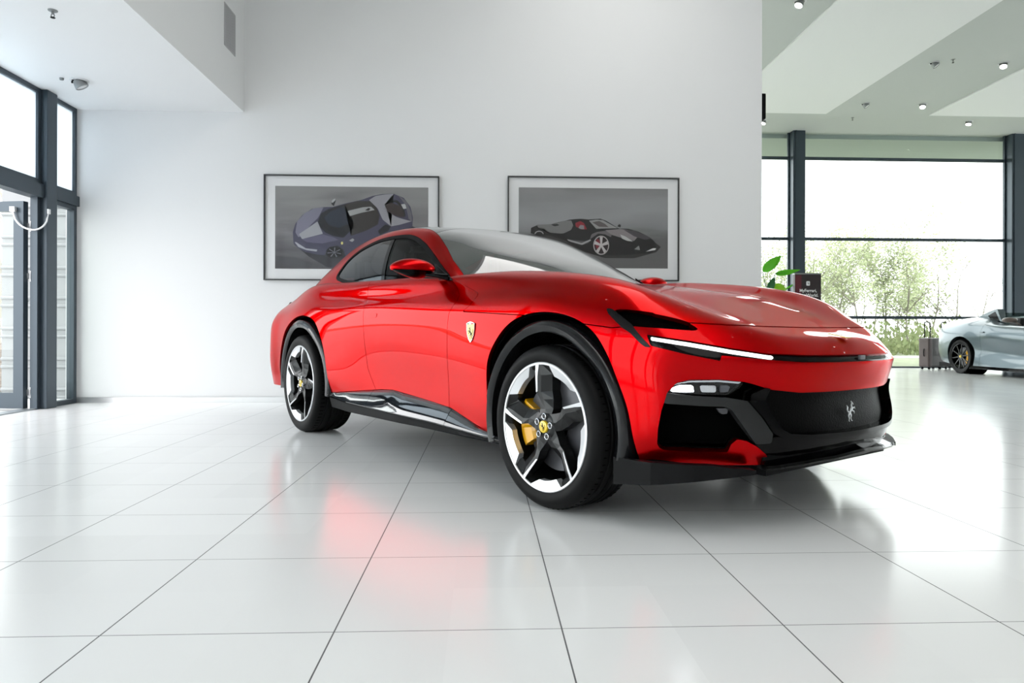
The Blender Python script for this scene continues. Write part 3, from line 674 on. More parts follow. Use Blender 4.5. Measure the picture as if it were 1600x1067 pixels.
for sg in (1, -1):
    side = lambda V: V[:, 1]*sg
    panel('fascia_blade', *C(off(C(frontall, zone(BAR)), .004), side), DK, car, t=.045)
    hl = panel('headlamp', *C(off(lampb, -.028), side), M['black_gloss'], car, t=.01)
    def sub(nm, poly, d, m_, t=.008): return panel(nm, *C(off(C(frontall, zone(poly, .4)), d), side), m_, hl, t=t)
    sub('low_beam', glow, -.012, M['lampglow']); sub('reflector', U1, -.016, M['chrome'], .01); sub('reflector', U2, -.018, M['disc'], .01); sub('reflector_strip', BR, -.014, M['rim_silver'], .01)
    panel('lamp_lens', *C(off(C(frontall, zone(LAMP, .4)), -.004), side), LENS, hl, t=.004)
    FOG = szp([(.715, .69, .492), (.75, .652, .492), (.745, .656, .470), (.728, .675, .468)])
    panel('fog_sensor', *C(off(C(frontall, zone(FOG, .4)), -.03), side), M['disc'], car, t=.02)
# splitter
def sweep(name, path, secfn, m, parent, smooth=False, closed=True):
    mb = MB(); V = []; n = None; P = [np.array(p, float) for p in path]
    for i, p_ in enumerate(P):
        a = P[max(i-1, 0)]; b = P[min(i+1, len(P)-1)]; t = (b-a)/np.linalg.norm(b-a); nrm = np.array([t[1], -t[0]]); sec = secfn(i, p_); n = len(sec)
        V += [(p_[0]+nrm[0]*o, p_[1]+nrm[1]*o, z) for o, z in sec]
    F = [(i*n+k, i*n+(k+1) % n, (i+1)*n+(k+1) % n, (i+1)*n+k) for i in range(len(P)-1) for k in range(n if closed else n-1)]
    if closed: F += [tuple(range(n))[::-1], tuple((len(P)-1)*n+k for k in range(n))]
    mb.add(V, F, smooth); return mb.build(name, m, parent=parent)
def planpts(ss): return [np.array([np.interp(s, PLS, PLAN[:, 0]), np.interp(s, PLS, PLAN[:, 1])]) for s in ss]
yy_ = np.linspace(-.50, .50, 41); sp_path = []
for q in yy_:
    s_ = abs(q)*1.09; p_ = planpts([s_])[0]; sp_path.append((p_[0], math.copysign(p_[1], q) if q else 0))
def spsec(i, p_):
    y = abs(p_[1]); zb = np.interp(y, [0, .32, .515, .60], [.283, .268, .250, .243]); e = .022*np.clip((.60-y)/.12, .1, 1)
    return [(-.10, zb+.0), (e, zb), (e+.006, zb+.008), (e, zb+.018), (-.015, zb+.034), (-.02, zb+.075), (-.10, zb+.075)]
# path runs from -y to +y so its right-hand normal (t.y,-t.x) points forward
sweep('splitter', sp_path, spsec, M['black_gloss'], car)
bl = planpts(np.linspace(sparam([(.80, .575)])[0], sparam([(.378, .925)])[0], 22))
for sg in (1, -1):
    path = [(p_[0]-.014*max(0, 1-k_/11), p_[1]*sg) for k_, p_ in enumerate(bl)]
    def bsec(i, p_, sg=sg):
        t = i/21; zb = np.interp(t, [0, .1, .8, 1], [.240, .234, .184, .172]); zt = np.interp(t, [0, .3, 1], [.256, .274, .282])
        s = -1 if sg > 0 else 1
        th = np.interp(t, [0, .7, 1], [.05, .04, .010]); return [(s*-th, zb), (s*.006, zb), (s*.004, zt), (s*-th, zt)] if zt > zb else [(0, zb)]*4
    sweep('front_blade', path, bsec, M['carbon'], car)
# sills
xs_ = np.linspace(-2.50, -.33, 60)
def sillpts(x):
    zt = np.interp(x, ZBX, ZBZ); yi = np.interp(x, [-2.5, -1.79, -1.45, -.86, -.35], [.945, .908, .903, .925, .962])
    yo = np.interp(x, [-2.5, -2.2, -1.75, -1.4, -.9, -.6, -.33], [.952, .958, .972, .982, .975, .968, .965]); zr = np.interp(x, [-2.5, -2.2, -1.7, -1.0, -.6, -.33], [.322, .305, .300, .290, .272, .262])
    return [(yi-.03, zt+.01), (yi+.001, zt-.004), ((yi*.6+yo*.4), zt*.62+zr*.38+.008), (yo, zr+.012), (yo+.004, zr), (yo-.001, zr-.008)]
def sill(name, x0, x1, sg, m, fn, parent=car):
    X = [x for x in np.linspace(x0, x1, max(4, int((x1-x0)/.04)))]; V = []; F = []
    for x in X:
        s_ = fn(x); n = len(s_); V += [(x, y*sg, z) for y, z in s_]
    for i in range(len(X)-1):
        for k in range(n):
            k2 = (k+1) % n; F.append((i*n+k, i*n+k2, (i+1)*n+k2, (i+1)*n+k))
    F += [tuple(range(n)), tuple((len(X)-1)*n+k for k in range(n))]
    return MB().add(V, F, True).build(name, m, parent=parent)
def closed_sill(x): p_ = sillpts(x); return p_+[(p_[-1][0]-.05, p_[-1][1]), (p_[0][0]-.04, p_[0][1]-.02)]
def low_sill(x):
    p_ = sillpts(x)[-1]; zb = np.interp(x, [-2.5, -2.2, -.92, -.33], [.238, .228, .240, .243]); return [(p_[0]-.01, p_[1]+.0), (p_[0]-.004, p_[1]-.006), (p_[0]-.022, zb), (.80, zb-.03), (.80, p_[1])]
for sg in (1, -1):
    sill('sill_trim', -2.50, -1.862, sg, M['sill'], closed_sill); sill('door_sill_trim', -1.858, -.862, sg, M['sill'], closed_sill); sill('sill_trim', -.858, -.35, sg, M['sill'], closed_sill)
    sill('lower_sill', -2.52, -.34, sg, M['carbon'], low_sill)
# arch flares and wells
def flare(cx, cz, ri, ro, a0, a1, yo, sg):
    V = []; F = []; N_ = 64
    for i in range(N_+1):
        a = a0+(a1-a0)*i/N_; ca, sa = math.cos(a), math.sin(a); ro_ = ro(a); ri_ = ri(a); y = yo(a)
        sec = [(ro_+.004, y-.10), (ro_, y-.012), (ro_-.006, y), ((ro_*.55+ri_*.45), y+.012), (ri_+.012, y+.006), (ri_, y-.006), (ri_+.004, y-.12)]
        V += [(cx+r*ca, yy*sg, cz+r*sa) for r, yy in sec]
    n = 7
    for i in range(N_):
        for k in range(n-1): F.append((i*n+k, i*n+k+1, (i+1)*n+k+1, (i+1)*n+k))
    F += [tuple(range(n)), tuple(N_*n+k for k in range(n))]
    return MB().add(V, F, True).build('arch_flare', M['arch'], parent=car)
M['arch'] = mat('gloss dark arch trim', (.007, .0075, .009), .16, 0, .35, .3)
def yfront(a): x = .45*math.cos(a); z = .37+.45*math.sin(a); return float(np.interp(x, [-.5, 0, .25, .4, .5], [.972, .985, .968, .935, .905])-.02*max(0, .5-z))
def yrear(a): x = .48*math.cos(a); return float(np.interp(x, [-.55, 0, .3, .55], [.965, 1.006, .99, .955]))
for sg in (1, -1):
    flare(0, .3685, lambda a: .425-.055*max(0, math.cos(a))**1.5, lambda a: .478-.045*max(0, math.cos(a))**2-.012*max(0, -math.cos(a))*(math.sin(a) < .2), R(-14), R(196), yfront, sg)
    flare(-3.018, .3865, lambda a: .445, lambda a: .505+.015*max(0, math.cos(a)), R(-8), R(188), yrear, sg)
    for cx, cz, r, x0 in ((0, .3685, .465, 0), (-3.018, .3865, .54, 0)):
        y0, y1 = (.875, .52) if sg > 0 else (-.875, -.52); r = min(r, .49)
        MB().lathe([(r, y0), (r, y1), (0, y1)], 40, 'y', (cx, 0, cz), a0=R(-20), a1=R(200)).build('wheel_well', M['void'], fix=False, parent=car)
# dark vent panel between flare and bumper, and a lining just under the skin
lin = C(C(C(B0, lambda V: fARF(V), -.0, True), lambda V: fARR(V), 0, True), fFOOT, .0, True)
lin = C(C(lin, fFASC, 0, True), fBOT, -.01)
panel('inner_shell', *off(lin, -.035), M['void'], car, t=.005)
MB().box(-3.85, -3.55, -.75, .75, .24, .30).box(-3.6, -.45, -.78, .78, .19, .27).box(-.5, .60, -.42, .42, .2, .27).box(.42, .80, -.50, .50, .22, .255).build('underbody', M['black_matt'], parent=car)
# ---- greenhouse -------------------------------------------------------------------------
G0 = (GV, GFc, GN)
DLO = smooth_poly([(-2.655, 1.211), (-2.66, 1.29), (-2.62, 1.375), (-2.50, 1.445), (-2.26, 1.487), (-1.945, 1.480), (-1.76, 1.452), (-1.578, 1.392), (-1.339, 1.283), (-1.116, 1.173), (-1.0, 1.110), (-1.04, 1.098), (-1.30, 1.098), (-1.561, 1.105), (-2.018, 1.118), (-2.33, 1.142), (-2.54, 1.172)], 4)
def fDLO(V): return np.minimum(sdpoly(V[:, [0, 2]], DLO), ay(V)-.55)
RX, RY = [-3.7, -3.36, -3.08, -2.82, -2.55, -2.25, -1.95, -1.69, -1.49, -1.305, -1.14, -.975, -.8], [.56, .60, .62, .615, .60, .595, .595, .61, .65, .705, .765, .795, .82]
def fTOP(V): return np.minimum(np.minimum(np.interp(V[:, 0], RX, RY)-.022-ay(V), V[:, 0]+3.6), V[:, 2]-1.0)
def fWS(V): return V[:, 0]+1.60-.05*(ay(V)/.6)**2
frame_ = C(C(G0, fDLO, 0, True), fTOP, 0, True); frame_ = C(frame_, lambda V: V[:, 2]-np.interp(V[:, 0], [-3.8, -3.0, -2.7, -1.0, -.9], [1.0, 1.06, 1.08, 1.09, 1.11]))
panel('roof_frame', *frame_, M['red'], car, t=.03)
top = C(G0, fTOP, .003); ws = C(top, fWS, .002); rf = C(top, fWS, .002, True)
M['wscreen'] = glass_mat('windscreen glass', (.22, .22, .21), 0, 1.6, 3.2)
M['sideglass'] = glass_mat('tinted side glass', (.12, .13, .13), 0, 1.5, 1.3)
M['doorglass'] = glass_mat('clear door glass', (.50, .56, .54), 0, 1.45, .4)
panel('windscreen', *off(ws, .001), M['wscreen'], car, t=.006)
panel('roof_panel', *off(C(rf, lambda V: V[:, 0]+2.95), .001), M['roofglass'], car, t=.02); panel('rear_window', *off(C(rf, lambda V: V[:, 0]+2.955, 0, True), .001), M['roofglass'], car, t=.01)
def fB(V): return V[:, 0]-np.interp(V[:, 2], [1.1, 1.133, 1.453, 1.5], [-1.82, -1.841, -2.048, -2.08])      # >0 ahead of the B pillar
trim_ = C(G0, fDLO, .002); pil = C(trim_, lambda V: .024-np.abs(fB(V))); ringm = C(trim_, lambda V: fDLO(V)-.026, 0, True)
gl = C(G0, fDLO, .020); gf = C(gl, lambda V: fB(V)-.02); gr = C(gl, lambda V: -fB(V)-.02)
for sg in (1, -1):
    side = lambda V: V[:, 1]*sg
    panel('window_trim', *C(off(ringm, .002), side), M['black_matt'], car, t=.03); panel('door_pillar', *C(off(pil, -.002), side), M['black_gloss'], car, t=.02)
    panel('door_window', *C(off(gf, -.006), side), M['doorglass'], car, t=.004); panel('rear_side_window', *C(off(gr, -.004), side), M['sideglass'], car, t=.004)
# cabin
MB().box(-3.3, -.9, -.82, .82, .62, .66).build('cabin_floor', M['void'], parent=car)
M['trimdark'] = mat('dark cabin trim', (.012, .012, .013), .6)
V = [(-.80, -.74, 1.06), (-.80, .74, 1.06), (-1.25, .78, 1.07), (-1.25, -.78, 1.07), (-1.32, -.78, .98), (-1.32, .78, .98), (-1.25, .78, .66), (-1.25, -.78, .66)]
MB().add(V, [(0, 1, 2, 3), (3, 2, 5, 4), (4, 5, 6, 7)]).build('dashboard', M['trimdark'], parent=car)
MB().tube([(-1.45+.03*math.cos(a)-.0, -.37+.175*math.cos(a), 1.03+.165*math.sin(a)) for a in np.linspace(0, 2*math.pi, 28, endpoint=False)], .014, 8, closed=True).box(-1.46, -1.42, -.45, -.29, .99, 1.06).tube([(-1.3, -.37, .98), (-1.43, -.37, 1.02)], .03).build('steering_wheel', M['trimdark'], parent=car)
def seat(x, y):
    e = empty('seat', (x, y, .66), parent=car)
    MB().box(-.25, .25, -.25, .25, 0, .2, bev=.05).build('seat_cushion', M['trimdark'], parent=e)
    bm = bmesh.new(); bmesh.ops.create_cube(bm, size=1)
    for v in bm.verts: v.co = Vector((-.30-.14*(v.co.z+.5)+v.co.x*.14, v.co.y*(.50 if v.co.z < 0 else .34), .45+v.co.z*.62))
    bmesh.ops.bevel(bm, geom=bm.edges[:]+bm.verts[:], offset=.05, segments=3, affect='EDGES'); MB().bm(bm, True).build('seat_back', M['trimdark'], parent=e)
for x, y in ((-1.65, .38), (-1.65, -.38), (-2.5, .38), (-2.5, -.38)): seat(x, y)
panel('headliner', *off(C(rf, lambda V: V[:, 2]-1.2), -.035), M['trimdark'], car, t=.004)
MB().box(-1.0, -.735, -.70, .70, 1.045, 1.07).build('cowl_panel', M['black_matt'], parent=car)
MB().box(-1.36, -1.32, -.12, .12, 1.355, 1.41, bev=.01).build('rear_view_mirror', M['black_matt'], parent=car)
# wipers
MB().tube([(-.80, -.55, 1.10), (-.84, -.2, 1.125), (-.86, .15, 1.135)], .007).tube([(-.80, .1, 1.10), (-.86, .4, 1.125), (-.95, .62, 1.14)], .007).build('wiper', M['black_matt'], parent=car)
# ---- door mirrors, badges, handles --------------------------------------------------------
def superell(cx, cy_, cz, rx, ry, rz, e=2.6, n=28, m=18, shape=None):
    V = []; F = []
    sp_ = lambda c, p_: math.copysign(abs(c)**p_, c)
    for i in range(m+1):
        ph = -math.pi/2+math.pi*i/m
        for k in range(n):
            th = 2*math.pi*k/n; x = sp_(math.cos(ph), 2/e)*sp_(math.cos(th), 2/e); y = sp_(math.cos(ph), 2/e)*sp_(math.sin(th), 2/e); z = sp_(math.sin(ph), 2/e)
            if shape: x, y, z = shape(x, y, z)
            V.append((cx+x*rx, cy_+y*ry, cz+z*rz))
    for i in range(m):
        for k in range(n): F.append((i*n+k, i*n+(k+1) % n, (i+1)*n+(k+1) % n, (i+1)*n+k))
    return V, F
for sg in (1, -1):
    dm = empty('door_mirror', (-.99, .89*sg, 1.10), parent=car)
    def shp(x, y, z):
        return (x*(1-.25*max(0, y)), y, z*(1-.30*max(0, y)**2-.30*max(0, -y)**2))
    V, F = superell(0, 0, 0, .085, .138, .056, 2.3, 32, 20, shp); V = np.array([(x, y*sg, z) for x, y, z in V]); N = vnormals(V, F)
    c0 = np.array([-.13, .140*sg, .058])
    if N[np.argmax(V[:, 2])][2] < 0: F = [f[::-1] for f in F]; N = -N
    up = cut(V, F, N, V[:, 2]+.012); dn = cut(V, F, N, -(V[:, 2]+.012))
    panel('mirror_cap', up[0]+c0, up[1], up[2], M['red'], dm, t=.01)
    dv = dn[0].copy(); dv[:, 2] = dv[:, 2]-.002; tt = np.clip(-(dv[:, 2]+.01)/.05, 0, 1); dv[:, 0] *= .97-.45*tt; dv[:, 1] = (dv[:, 1]+.02*sg*0)*(.97-.35*tt)-.03*sg*tt
    panel('mirror_housing', dv+c0+np.array([0, 0, -.001]), dn[1], dn[2], M['black_gloss'], dm, t=.01)
    MB().tube([(-.0, -.02*sg, .005), (-.03, .03*sg, .014), (-.10, .08*sg, .028)], [.02, .013, .014], 10).build('mirror_arm', M['black_gloss'], parent=dm)
    MB().prism([(-.10, -.01), (.06, -.02), (-.16, .10)], 'y', (-.03)*sg, (-.02)*sg).build('mirror_base', M['black_matt'], parent=dm)
# prancing horse: flattened strokes (unit height, facing left)
HS = [([(-.06, .64), (.04, .58), (.13, .47), (.20, .42)], [.075, .085, .06, .08]), ([(-.04, .66), (.0, .78), (-.05, .90)], [.07, .05, .035]), ([(-.04, .92), (-.10, .88), (-.18, .82)], [.035, .035, .02]),
      ([(-.02, .92), (.0, 1.0)], [.02, .006]), ([(-.08, .60), (-.20, .66), (-.31, .68), (-.33, .58)], [.04, .028, .018, .014]), ([(-.04, .55), (-.16, .48), (-.27, .47), (-.24, .36)], [.04, .028, .018, .014]),
      ([(.16, .42), (.05, .30), (.10, .16), (.03, .04), (-.04, .02)], [.07, .045, .025, .018, .016]), ([(.22, .42), (.30, .28), (.24, .15), (.30, .04), (.23, .01)], [.07, .045, .025, .018, .016]),
      ([(.24, .47), (.35, .48), (.41, .58), (.37, .70), (.45, .80)], [.02, .026, .03, .028, .006])]
def horse(name, M4, h, m, parent, flip=1, t=.004):
    mb = MB()
    for pts, rs in HS:
        b0 = len(mb.V); mb.tube([(x*h*flip, (z-.5)*h, 0) for x, z in pts], [r*h for r in rs], 8); rm_ = max(rs)*h
        for i in range(b0, len(mb.V)): v = mb.V[i]; mb.V[i] = tuple(M4 @ Vector((v[0], v[1], v[2]/rm_*t*.5+t*.5)))
    return mb.build(name, m, parent=parent, fix=False)
def frame4(o_, xdir, nrm):
    n_ = Vector(nrm).normalized(); x_ = (Vector(xdir)-n_*Vector(xdir).dot(n_)).normalized(); y_ = n_.cross(x_)
    return Matrix(((x_.x, y_.x, n_.x, o_[0]), (x_.y, y_.y, n_.y, o_[1]), (x_.z, y_.z, n_.z, o_[2]), (0, 0, 0, 1)))
def bhit(o_, d):
    """nearest skin vertex position and normal seen from o_ along d"""
    o_ = np.array(o_, float); d = np.array(d, float); d /= np.linalg.norm(d); w_ = BV-o_; t = w_@d; r = np.linalg.norm(w_-t[:, None]*d, axis=1); i = np.where((r < .02) & (t > 0))[0]; j = i[np.argmin(t[i])]
    return o_+d*t[j], BN[j]
horse('horse_emblem', frame4((.888, 0, .455), (0, 1, 0), (1, 0, .05)), .088, M['rim_silver'], car, -1, .006)
SHIELD = [(-.5, .42), (-.28, .47), (0, .5), (.28, .47), (.5, .42), (.49, .1), (.40, -.15), (.22, -.36), (0, -.5), (-.22, -.36), (-.40, -.15), (-.49, .1)]
TRI = [mat('green enamel', (.02, .25, .08), .3), mat('white enamel', (.8, .8, .8), .3), mat('red enamel', (.6, .01, .01), .3)]
for sg in (1, -1):
    p_, n_ = bhit((-.606, 2*sg, .793), (0, -sg, 0)); M4 = frame4(Vector(p_)+Vector(n_)*.001, (-sg, 0, 0), n_)
    def plate(nm, s, t0, t1, m, par):
        V = [M4 @ Vector((x*.078*s, z*.108*s, t)) for t in (t0, t1) for x, z in SHIELD]; n = len(SHIELD); return MB().add(V, [tuple(range(n))[::-1], tuple(range(n, 2*n))]+[(i, (i+1) % n, n+(i+1) % n, n+i) for i in range(n)]).build(nm, m, parent=par)
    b_ = plate('shield_badge', 1, 0, .004, M['chrome'], car); plate('badge_field', .90, .004, .0055, M['badge_yellow'], b_)
    horse('badge_horse', M4 @ Matrix.Translation((0, -.004, .0055)), .062, M['black_gloss'], b_, 1, .001)
    for k in range(3):
        x0 = -.031+k*.0207; V = [M4 @ Vector(q) for q in ((x0, .040, .006), (x0+.0207, .040, .006), (x0+.0207, .047, .006), (x0, .047, .006))]; MB().add(V, [(0, 1, 2, 3)]).build('badge_stripe', TRI[k], parent=b_, fix=False)
    p_, n_ = bhit((-1.80, 2*sg, .903), (0, -sg, 0)); M4 = frame4(Vector(p_)+Vector(n_)*.0005, (-sg, 0, 0), n_)
    V = [M4 @ Vector((x*.075, z*.014, t)) for t in (0, .0015) for x, z in ((-1, -.7), (-.8, -1), (.8, -1), (1, -.5), (1, .6), (.8, 1), (-.8, 1), (-1, .7))]
    MB().add(V, [tuple(range(8))[::-1], tuple(range(8, 16))]+[(i, (i+1) % 8, 8+(i+1) % 8, 8+i) for i in range(8)]).build('door_handle', M['red'], parent=car)
# small yellow bonnet badge
p_, n_ = bhit((.838, 0, 1.5), (0, 0, -1)); M4 = frame4(Vector(p_)+Vector(n_)*.001, (0, 1, 0), n_)
V = [M4 @ Vector((x*.024, z*.040, t)) for t in (0, .004) for x, z in ((-1, -1), (1, -1), (1, 1), (-1, 1))]
b_ = MB().add(V, [(3, 2, 1, 0), (4, 5, 6, 7), (0, 1, 5, 4), (1, 2, 6, 5), (2, 3, 7, 6), (3, 0, 4, 7)]).build('nose_badge', M['badge_yellow'], parent=car); horse('nose_badge_horse', M4 @ Matrix.Translation((0, 0, .004)), .05, M['black_gloss'], b_, 1, .001)
MB().box(.928, .940, -.022, .022, .678, .697, bev=.003).build('front_camera', M['disc'], parent=car)
# ---- wheels -------------------------------------------------------------------------------
def wheel(x, sg, r, wd, rr, phase, caliper, name='wheel'):
    """local frame: axis y, outer face towards -y"""
    e = empty(name, (x, sg*(-1)*(-.995) if sg > 0 else -.995, r), parent=car); e.location.y = .995*sg if sg > 0 else -.995
    if sg > 0: e.rotation_euler.z = math.pi
    T = []                                             # tyre profile (radius, y) from outer bead over the tread to inner bead
    T += [(rr-.004, .012), (rr+.004, .004), (rr+.012, .001), (rr+.03, -.004), (r-.035, -.003), (r-.018, .006), (r-.008, .018), (r-.003, .034)]
    for g in (.25, .42, .58, .75):
        y = wd*g; T += [(r, y-.008), (r-.007, y-.005), (r-.007, y+.005), (r, y+.008)]
    T += [(r-.003, wd-.034), (r-.018, wd-.006), (r-.04, wd), (rr+.01, wd), (rr-.01, wd-.02)]
    t_ = MB().lathe(T, 96, 'y')
    for k in range(72):                                # shoulder sipes
        a = 2*math.pi*k/72; ca, sa = math.cos(a), math.sin(a); c2, s2 = math.cos(a+.012), math.sin(a+.012)
        for (y0, y1) in ((.036, wd*.21), (wd*.79, wd-.036)):
            V = [(rr_*c, y, rr_*s) for (c, s) in ((ca, sa), (c2, s2)) for rr_ in (r-.008, r-.0006) for y in (y0, y1)]
            t_.add(V, [(2, 3, 7, 6), (0, 2, 6, 4), (1, 5, 7, 3), (0, 1, 3, 2), (4, 6, 7, 5)], mi=1)
    t_.build('tyre', [M['tyre'], M['void']], parent=e, fix=False)
    # barrel + lip
    MB().lathe([(rr, .004), (rr-.004, .012), (rr-.018, .022), (rr-.026, .05), (rr-.035, .12), (rr-.045, wd-.02)], 96, 'y').build('rim_barrel', M['rim_dark'], parent=e, fix=False)
    MB().lathe([(rr+.003, .010), (rr+.002, .002), (rr-.001, 0), (rr-.009, .001), (rr-.0105, .006)], 96, 'y').build('rim_lip', M['rim_silver'], parent=e, fix=False)
    def P(a, u, v, d): return (rr*(u*math.cos(a)-v*math.sin(a)), d, rr*(u*math.sin(a)+v*math.cos(a)))
    for k in range(5):
        a = phase+2*math.pi*k/5
        Lp = [(.985, .055, .004), (.80, .085, .006), (.54, .128, .014), (.42, .085, .022), (.27, .115, .026), (.12, .16, .022)]
        Mp = [(.985, -.03, .010), (.80, -.02, .010), (.54, .035, .018), (.42, .0, .022), (.27, -.02, .022), (.12, .0, .018)]
        Rp = [(.955, -.24, .030), (.80, -.175, .040), (.55, -.115, .048), (.42, -.14, .046), (.27, -.16, .036), (.12, -.12, .022)]
        V = []
        for row in (Lp, Mp, Rp): V += [P(a, u, v, d) for u, v, d in row]
        for row in (Lp, Rp): V += [P(a, u, v, d+(.05 if u < .9 else .03)) for u, v, d in row]
        F = []
        for q in range(5):
            F += [(q, q+1, 7+q, 6+q), (6+q, 7+q, 13+q, 12+q), (q, 18+q, 19+q, q+1), (12+q, 13+q, 25+q, 24+q), (18+q, 24+q, 25+q, 19+q)]
        F += [(0, 6, 12, 24, 18)]
        sp_ = MB().add(V, F).build('spoke', M['rim_dark'], parent=e)
        Vb = [P(a, .985, .058, .0005), P(a, .80, .088, .0025), P(a, .54, .131, .0105), P(a, .555, .100, .0115), P(a, .80, .045, .0040), P(a, .975, -.008, .004)]
        Vb2 = [(x_, y_+.004, z_) for x_, y_, z_ in Vb]
        MB().add(Vb+Vb2, [(0, 1, 4, 5), (1, 2, 3, 4)]+[(i, (i+1) % 6, 6+(i+1) % 6, 6+i) for i in range(6)]).build('spoke_edge', M['rim_silver'], parent=sp_, fix=False)
        # diamond cut block on the rim between two spokes
        V = []; F = []; n_ = 10
        for q in range(n_+1):
            t = q/n_; ao = a+R(13+44*t); am = a+R(17+37*t); ai = a+R(22+28*t); ri = .835+.012*math.cos(t*math.pi)
            V += [(rr*.972*math.cos(ao), .003, rr*.972*math.sin(ao)), (rr*ri*math.cos(ai), .016, rr*ri*math.sin(ai)), (rr*(ri-.005)*math.cos(ai), .045, rr*(ri-.005)*math.sin(ai)), (rr*.96*math.cos(ao), .045, rr*.96*math.sin(ao))]
        for q in range(n_):
            for j in range(4): F.append((q*4+j, q*4+(j+1) % 4, (q+1)*4+(j+1) % 4, (q+1)*4+j))
        F += [(0, 1, 2, 3), tuple(n_*4+j for j in range(4))]
        MB().add(V, F).build('rim_block', M['rim_silver'], parent=e)
        # dark web beside the block
        V = []
        for t in (0, 1): 
            ao = a+R(54+14*t); V += [(rr*.97*math.cos(ao), .012, rr*.97*math.sin(ao)), (rr*.86*math.cos(ao), .035, rr*.86*math.sin(ao)), (rr*.86*math.cos(ao), .06, rr*.86*math.sin(ao)), (rr*.97*math.cos(ao), .05, rr*.97*math.sin(ao))]
        MB().add(V, [(0, 1, 5, 4), (1, 2, 6, 5), (0, 3, 2, 1), (4, 5, 6, 7), (2, 3, 7, 6)]).build('rim_web', M['rim_dark'], parent=e)
        an = a+R(-12); c = (rr*.165*math.cos(an), 0, rr*.165*math.sin(an))
        MB().lathe([(0, .006), (.009, .006), (.010, .008), (.0105, .020), (.015, .021), (.015, .03)], 18, 'y', c).build('wheel_bolt', M['rim_dark'], parent=e, fix=False)
        MB().lathe([(.0105, .0065), (.0125, .0055), (.0145, .0065), (.0145, .02)], 18, 'y', c).build('bolt_ring', M['chrome'], parent=e, fix=False)
    MB().lathe([(0, .016), (rr*.13, .016), (rr*.20, .018), (rr*.235, .028), (rr*.24, .08)], 30, 'y').build('hub', M['rim_dark'], parent=e, fix=False)
    hc_ = MB().lathe([(0, .004), (.024, .005), (.027, .007), (.028, .018)], 32, 'y').build('hub_cap', M['badge_yellow'], parent=e, fix=False)
    horse('cap_horse', frame4((0, .0035, 0), (1, 0, 0), (0, -1, 0)), .036, M['black_gloss'], e, 1, .0008)
    MB().lathe([(.07, .095), (.205, .095), (.205, .13), (.07, .13)], 64, 'y', closed=True).build('brake_disc', M['disc'], parent=e, fix=False)
    if caliper:
        V = []; F = []; n_ = 16; a0, a1 = caliper
        for q in range(n_+1):
            t = q/n_; an = a0+(a1-a0)*t; w_ = 1-.35*abs(2*t-1)**3; dip = .010*(abs(t-.5) < .10)
            for rd_, d in ((.135, .072), (.150, .060+dip), (.205, .058+dip), (.232*(.94+.06*w_), .066), (.236*(.94+.06*w_), .15), (.14, .15)): V.append((rd_*math.cos(an), d, rd_*math.sin(an)))
        for q in range(n_):
            for j in range(6): F.append((q*6+j, q*6+(j+1) % 6, (q+1)*6+(j+1) % 6, (q+1)*6+j))
        F += [tuple(range(6)), tuple(n_*6+j for j in range(6))]
        MB().add(V, F).build('brake_caliper', M['yellow'], parent=e)
    return e
for sg in (-1, 1):
    wheel(0, sg, .3685, .262, .288, R(96), (R(152), R(210)))
    wheel(-3.018, sg, .3865, .318, .300, R(75), None)
# ------------------------------------------------------------------ pictures
def picture(x0, x1, z0, z1, label, grad, layers, pr):
    e = empty('framed_picture', ((x0+x1)/2, YB-.03, z0), label=label, cat='picture', group=None); o_ = Vector(e.location)
    def prt(nm, m_, mt): o = m_.build(nm, mt, parent=e, fix=False); o.location = -o_; return o
    t = .014; m = MB()
    for b in ((x0, x1, z0, z0+t), (x0, x1, z1-t, z1), (x0, x0+t, z0+t, z1-t), (x1-t, x1, z0+t, z1-t)): m.box(b[0], b[1], YB-.045, YB-.002, b[2], b[3])
    prt('picture_frame', m, M['picframe']); prt('mount', MB().box(x0+t, x1-t, YB-.02, YB-.004, z0+t, z1-t), M['mount'])
    px0, px1, pz0, pz1 = pr; prt('print', MB().box(px0, px1, YB-.0215, YB-.02, pz0, pz1), grad)
    art = MB(); mats = []
    for k, (col, poly) in enumerate(layers):
        mats.append(mat('print ink', tuple(c**1.25 for c in col), .5)); V = [(px0+a*(px1-px0), YB-.0218-k*.0004, pz1-b*(pz1-pz0)) for a, b in poly]
        bm = bmesh.new(); f = bm.faces.new([bm.verts.new(v) for v in V]); bmesh.ops.triangulate(bm, faces=[f]); art.bm(bm, mi=k)
    prt('printed_car', art, mats)
    g = prt('picture_glass', MB().box(x0+t, x1-t, YB-.036, YB-.034, z0+t, z1-t), glass_mat('picture glass', (.99, .99, .99), 0, 1.18))
M['picframe'] = mat('slim dark frame', (.03, .03, .032), .4); M['mount'] = mat('white picture mount', (.80, .80, .81), .7)
